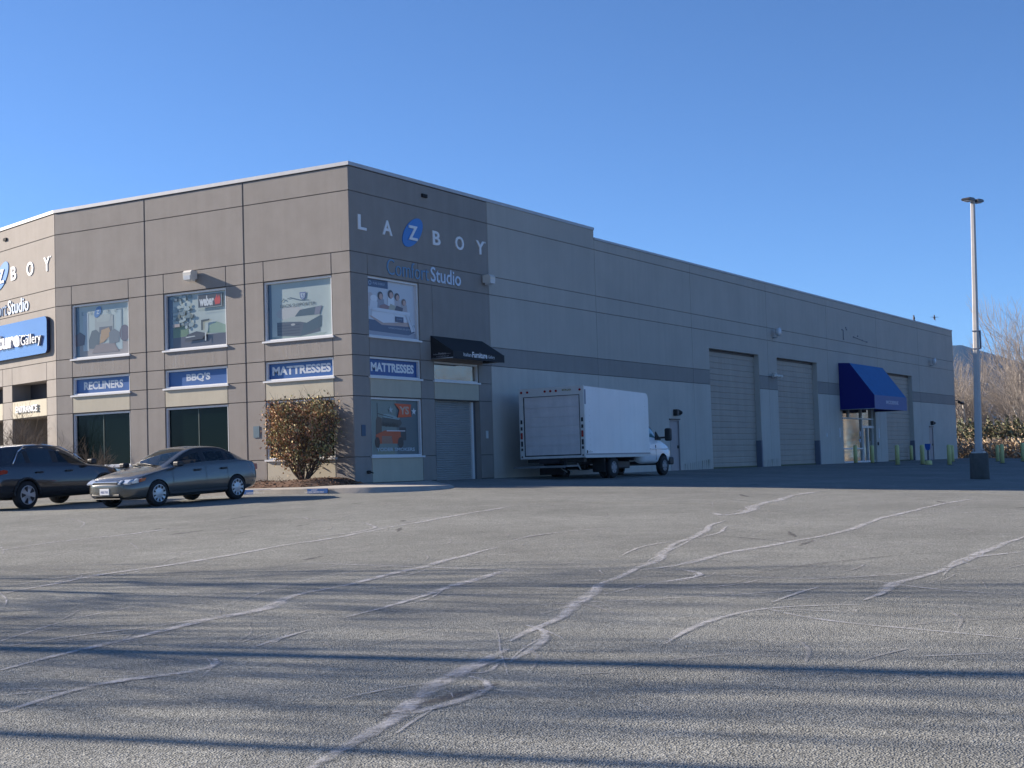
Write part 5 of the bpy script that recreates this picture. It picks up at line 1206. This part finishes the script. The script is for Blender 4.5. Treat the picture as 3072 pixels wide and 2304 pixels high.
def reg_br(rq):
    b=rq.uniform(9.8,14.3); d=rq.uniform(114.5,125); x,y=bear(b,d); return x,y,rq.random()*(1.35+.2*math.sin(b*29))+gz(x,y)
leafy('dry_bramble',13000,reg_br,.14,[mL4,mL4,mL5,mL3],None,2,'reddish dry brambles and weeds at the end of the asphalt','weeds')
# leafy bush at the corner
BX,BY=-.84,1.32
t=empty('leafy_bush',(BX,BY,.08),label='big funnel shaped bush with dry yellow brown leaves against the front wall',cat='bush')
rq=random.Random(12); st_=MB(); lv=MB()
def env(h):   # half width at height h
    return [(.0,.10),(.35,.50),(.75,.90),(1.2,1.12),(2.0,1.22),(2.35,1.20)]
def hw(h):
    e=env(h)
    for (a,b),(c,d) in zip(e,e[1:]):
        if h<=c: return b+(d-b)*(h-a)/(c-a)
    return e[-1][1]
for i in range(46):
    a=rq.uniform(0,6.28); q=Vector((0.05*math.cos(a),.05*math.sin(a),0)); top=rq.uniform(1.6,2.55); f=rq.uniform(.2,1.0); rad=.028*rq.uniform(.5,1)
    tgt=Vector((math.cos(a)*hw(top)*f*.62,math.sin(a)*hw(top)*f,top)); pr=q
    for k in range(1,7):
        u_=k/6; p=q.lerp(tgt,u_); b_=math.sin(u_*3.14)*.18; p=p+Vector((math.cos(a)*b_,math.sin(a)*b_,-b_*.5))+Vector((rq.gauss(0,.03),rq.gauss(0,.03),0))
        st_.tube(pr,p,rad*(1-u_*.75+.15),rad*(1-u_*.75),n=5,caps=False); 
        if k>1:
            for _ in range(3):
                e=p+Vector((rq.gauss(0,.18),rq.gauss(0,.2),abs(rq.gauss(.16,.14)))); st_.tube(p,e,.006,.003,n=3,caps=False)
        pr=p
for i in range(16):
    a=rq.uniform(0,6.28); p=Vector((math.cos(a)*rq.uniform(.1,.6),math.sin(a)*rq.uniform(.1,1.1),2.2)); e=p+Vector((rq.gauss(0,.2),rq.gauss(.15,.3),rq.uniform(.3,.62))); st_.tube(p,e,.005,.002,n=3,caps=False)
st_.tube((-.1,-1.0,2.0),(-.05,-1.15,2.55),.008,.005,n=4,caps=False); st_.tube((-.05,-1.15,2.55),(-.05,-1.0,2.75),.006,.003,n=4,caps=False)
st_.build('stems',mBarkD,t,fix=False)
mLs=[mat('bush_leaf_tan',(.50,.34,.17),.7),mat('bush_leaf_olive',(.26,.24,.09),.7),mat('bush_leaf_brown',(.34,.17,.09),.75),mat('bush_leaf_yellow',(.58,.46,.22),.7),mat('bush_leaf_dark',(.12,.085,.045),.8)]
cl=[]
for i in range(300):
    a=rq.uniform(0,6.28); h=.40+rq.random()**.72*1.95; r_=hw(h)*math.sqrt(rq.uniform(.05,1)); cl.append((math.cos(a)*r_*.68,math.sin(a)*r_,h+rq.gauss(0,.05),rq.uniform(.07,.16)))
for (x,y,z,r_) in cl:
    base=rq.choice((0,2,1,2,3,4,2,4,1))
    for _ in range(34):
        p=Vector((x+rq.gauss(0,r_),y+rq.gauss(0,r_),z+rq.gauss(0,r_*.9))); 
        if p.z<.15 or p.x<-.95 or p.x>.80: continue
        L=rq.uniform(.020,.048); a_=Vector((rq.gauss(0,1),rq.gauss(0,1),rq.gauss(0,1))).normalized(); b=a_.orthogonal().normalized()*L*1.3; c=a_.cross(b)*.55
        lv.face([p-b,p-c+a_*L*.2,p+b,p+c+a_*L*.2],base if rq.random()<.6 else rq.randrange(5))
lv.build('leaves',mLs,t,fix=False)
# low weeds at its foot
mb=MB(); rq=random.Random(77)
for i in range(60):
    x=-1.3+rq.gauss(0,.35); y=2.2+rq.gauss(0,.45); p=Vector((x,y,.02)); e=p+Vector((rq.gauss(0,.15),rq.gauss(0,.18),rq.uniform(.08,.32))); mb.tube(p,e,.006,.003,n=3,caps=False)
tag(mb.build('low_weeds',mL3,fix=False),'short dry twigs left of the leafy bush','weeds',kind='stuff')
# leafless shrubs along the front
def shrub(x,y,H,seed,label,stems=5):
    tk,cr=bare_tree(seed,H,.62,levels=3,trunk_r=.028,trunks=stems,dens_=1.25,twig=.010,lean=.12)
    t=empty('bare_shrub',(x,y,.02),label=label,cat='shrub',group='leafless shrubs at the shop wall')
    tk.build('trunk',mBarkD,t,fix=False); cr.build('crown',mBarkD,t,fix=False)
shrub(-1.3,13.05,2.9,31,'leafless shrub in front of the wall corner left of the recliner window',7)
shrub(-1.6,9.35,1.7,33,'low leafless shrub half hidden behind the sedan',4)
shrub(-1.2,15.3,2.5,35,'leafless shrub in front of the entrance opening',5)
# ---------------------------------------------------------------- outside the frame, toward the sun: what shades the lot
def utility_pole(x,y,H,r,label):
    t=empty('utility_pole',(x,y,gz(x,y)),label=label,cat='pole')
    mb=MB(); mb.tube((0,0,-.3),(0,0,H),r,r*.72,n=14); mb.build('shaft',mat('weathered_wood_pole',(.16,.12,.09),.9,noise=.3,nscale=4),t)
    mb=MB(); mb.box(-.9,.9,-.06,.06,H-.7,H-.58); mb.build('crossarm',mBarkD,t)
utility_pole(-31.05,3.0,13.5,.165,'thick wooden pole left of the camera that shades the lot')
utility_pole(-32.95,-2.6,11.5,.095,'thin wooden pole left of the camera that shades the lot')
big=[bare_tree(50,15,.55,levels=4,trunk_r=.15,dens_=1.05,twig=.04),bare_tree(51,13,.62,levels=4,trunk_r=.11,trunks=2,dens_=.9,twig=.035)]
bigm=[]
for (x,y,rz,k,s) in ((-34.5,.5,0,0,.85),(-29.5,5.5,1.3,1,.95),(-25.5,1.5,2.2,0,.70),(-31.5,-1.5,4,1,.75)):
    t=empty('bare_tree',(x,y,gz(x,y)-.1),rz,label='leafless tree left of the camera whose twigs shade the lot',cat='tree',group='leafless trees on the sunny side of the lot'); t.scale=(s,s,s)
    if len(bigm)<=k:
        while len(bigm)<=k: bigm.append(None)
    if bigm[k] is None: bigm[k]=(big[k][0].build('trunk',mBarkD,t,fix=False),big[k][1].build('crown',mBarkD,t,fix=False))
    else:
        for q in bigm[k]: c=q.copy(); COL.objects.link(c); c.parent=t
# ---------------------------------------------------------------- mountain
mMt=bpy.data.materials.new('forested_slope'); mMt.use_nodes=True; n_=mMt.node_tree; p_=n_.nodes['Principled BSDF']; p_.inputs['Roughness'].default_value=1; p_.inputs['Specular IOR Level'].default_value=.0
tc=n_.nodes.new('ShaderNodeTexCoord'); no=n_.nodes.new('ShaderNodeTexNoise'); no.inputs['Scale'].default_value=.004; no.inputs['Detail'].default_value=10; no.inputs['Roughness'].default_value=.7
cr_=n_.nodes.new('ShaderNodeValToRGB'); cr_.color_ramp.elements[0].color=(.008,.014,.018,1); cr_.color_ramp.elements[1].color=(.028,.032,.034,1); cr_.color_ramp.elements[0].position=.38; cr_.color_ramp.elements[1].position=.66
n_.links.new(tc.outputs['Object'],no.inputs['Vector']); n_.links.new(no.outputs['Fac'],cr_.inputs[0]); n_.links.new(cr_.outputs[0],p_.inputs['Base Color'])
from mathutils import noise as MN
def ridge(b):
    pts=[(-40,.02),(0,.02),(6,.034),(10,.050),(11.23,.0568),(12.05,.0624),(13.0,.0683),(13.43,.0712),(13.75,.0712),(15,.062),(18,.05),(24,.045),(40,.03),(90,.02)]
    for (a,c),(d,e) in zip(pts,pts[1:]):
        if b<=d: return c+(e-c)*(b-a)/(d-a)
    return .02
nb,nd=420,40; V=[];F=[]
for i in range(nb+1):
    b=-12+52*i/nb; top=ridge(b)*5200+.34
    for j in range(nd+1):
        u_=j/nd; d=3600+3200*u_; sh=math.sin(min(1,u_*2)*math.pi/2) if u_<.5 else math.cos((u_-.5)*math.pi)**.5 if u_<1 else 0
        x,y=bear(b,d); nz=MN.fractal(Vector((x*.0022,y*.0022,3)),1.0,2.1,6)
        V.append((x,y,-5+top*sh+(nz*55+MN.fractal(Vector((x*.03,y*.03,1)),1,2,3)*6)*sh*(1-.8*abs(1-2*u_)**0 if u_!=.5 else .2)))
for i in range(nb):
    for j in range(nd):
        a=i*(nd+1)+j; F.append((a,a+nd+1,a+nd+2,a+1))
me=bpy.data.meshes.new('mountain'); me.from_pydata(V,[],F); me.materials.append(mMt)
for p in me.polygons: p.use_smooth=True
o=bpy.data.objects.new('mountain',me); COL.objects.link(o); tag(o,kind='structure')
# ---------------------------------------------------------------- air
HZ=True
if HZ:
    mb=MB(); mb.box(-600,7600,-3500,5200,-12,415); hz=mb.build('haze',[])
    m=bpy.data.materials.new('air'); m.use_nodes=True; n_=m.node_tree; n_.nodes.clear(); ou=n_.nodes.new('ShaderNodeOutputMaterial'); pv=n_.nodes.new('ShaderNodeVolumePrincipled')
    pv.inputs['Color'].default_value=(.30,.56,1,1); pv.inputs['Density'].default_value=.00006; pv.inputs['Anisotropy'].default_value=.2
    n_.links.new(pv.outputs[0],ou.inputs['Volume']); hz.data.materials.append(m); tag(hz,kind='stuff')
# ---------------------------------------------------------------- one mesh per separate piece of a part
def split_pieces(o,gap=.02):
    me=o.data; n=len(me.vertices); par=list(range(n))
    def find(a):
        while par[a]!=a: par[a]=par[par[a]]; a=par[a]
        return a
    for p in me.polygons:
        v=p.vertices; a=find(v[0])
        for b in v[1:]:
            b=find(b)
            if b!=a: par[b]=a
    comp={}
    for i in range(n): comp.setdefault(find(i),[]).append(i)
    if len(comp)<2 or len(comp)>400: return
    items=[]
    for c,vs_ in comp.items():
        co=[me.vertices[i].co for i in vs_]; items.append([[min(v[k] for v in co)-gap/2 for k in range(3)],[max(v[k] for v in co)+gap/2 for k in range(3)],set(vs_)])
    ch_=True
    while ch_:
        ch_=False
        for i in range(len(items)):
            for j in range(len(items)-1,i,-1):
                A,B=items[i],items[j]
                if all(A[0][k]<=B[1][k] and B[0][k]<=A[1][k] for k in range(3)):
                    A[0]=[min(a,b) for a,b in zip(A[0],B[0])]; A[1]=[max(a,b) for a,b in zip(A[1],B[1])]; A[2]|=B[2]; items.pop(j); ch_=True
    if len(items)<2: return
    if len(items)>100: return
    for q,(_,_,S) in enumerate(items):
        mp={}; V=[];F=[];MI=[];SM=[]
        for p in me.polygons:
            if p.vertices[0] in S:
                f=[]
                for v in p.vertices:
                    if v not in mp: mp[v]=len(V); V.append(me.vertices[v].co[:])
                    f.append(mp[v])
                F.append(f); MI.append(p.material_index); SM.append(p.use_smooth)
        m2=bpy.data.meshes.new(me.name); m2.from_pydata(V,[],F)
        for m in me.materials: m2.materials.append(m)
        for p,a,b in zip(m2.polygons,MI,SM): p.material_index=a; p.use_smooth=b
        d=o.copy(); d.data=m2; COL.objects.link(d)
    bpy.data.objects.remove(o)
SPL={'lettering_never','run_stain','algae_stain','wheel_well','lamp_hole','mud_flap','wheel_arch_cladding','coping_joint','mullion','wiper','air_intake','mounting_rail','door_notice','rear_side_window','front_window','side_window','tow_hitch','gate_housing','marker_lamp','wheel_opening','seat','strap_band','end_panel','headlight','tail_light','window_trim','bottom_rail'}
for o in list(bpy.data.objects):
    if o.type=='MESH' and o.parent and o.name.split('.')[0] in SPL and not o.children:
        if o.data.users==1: split_pieces(o)
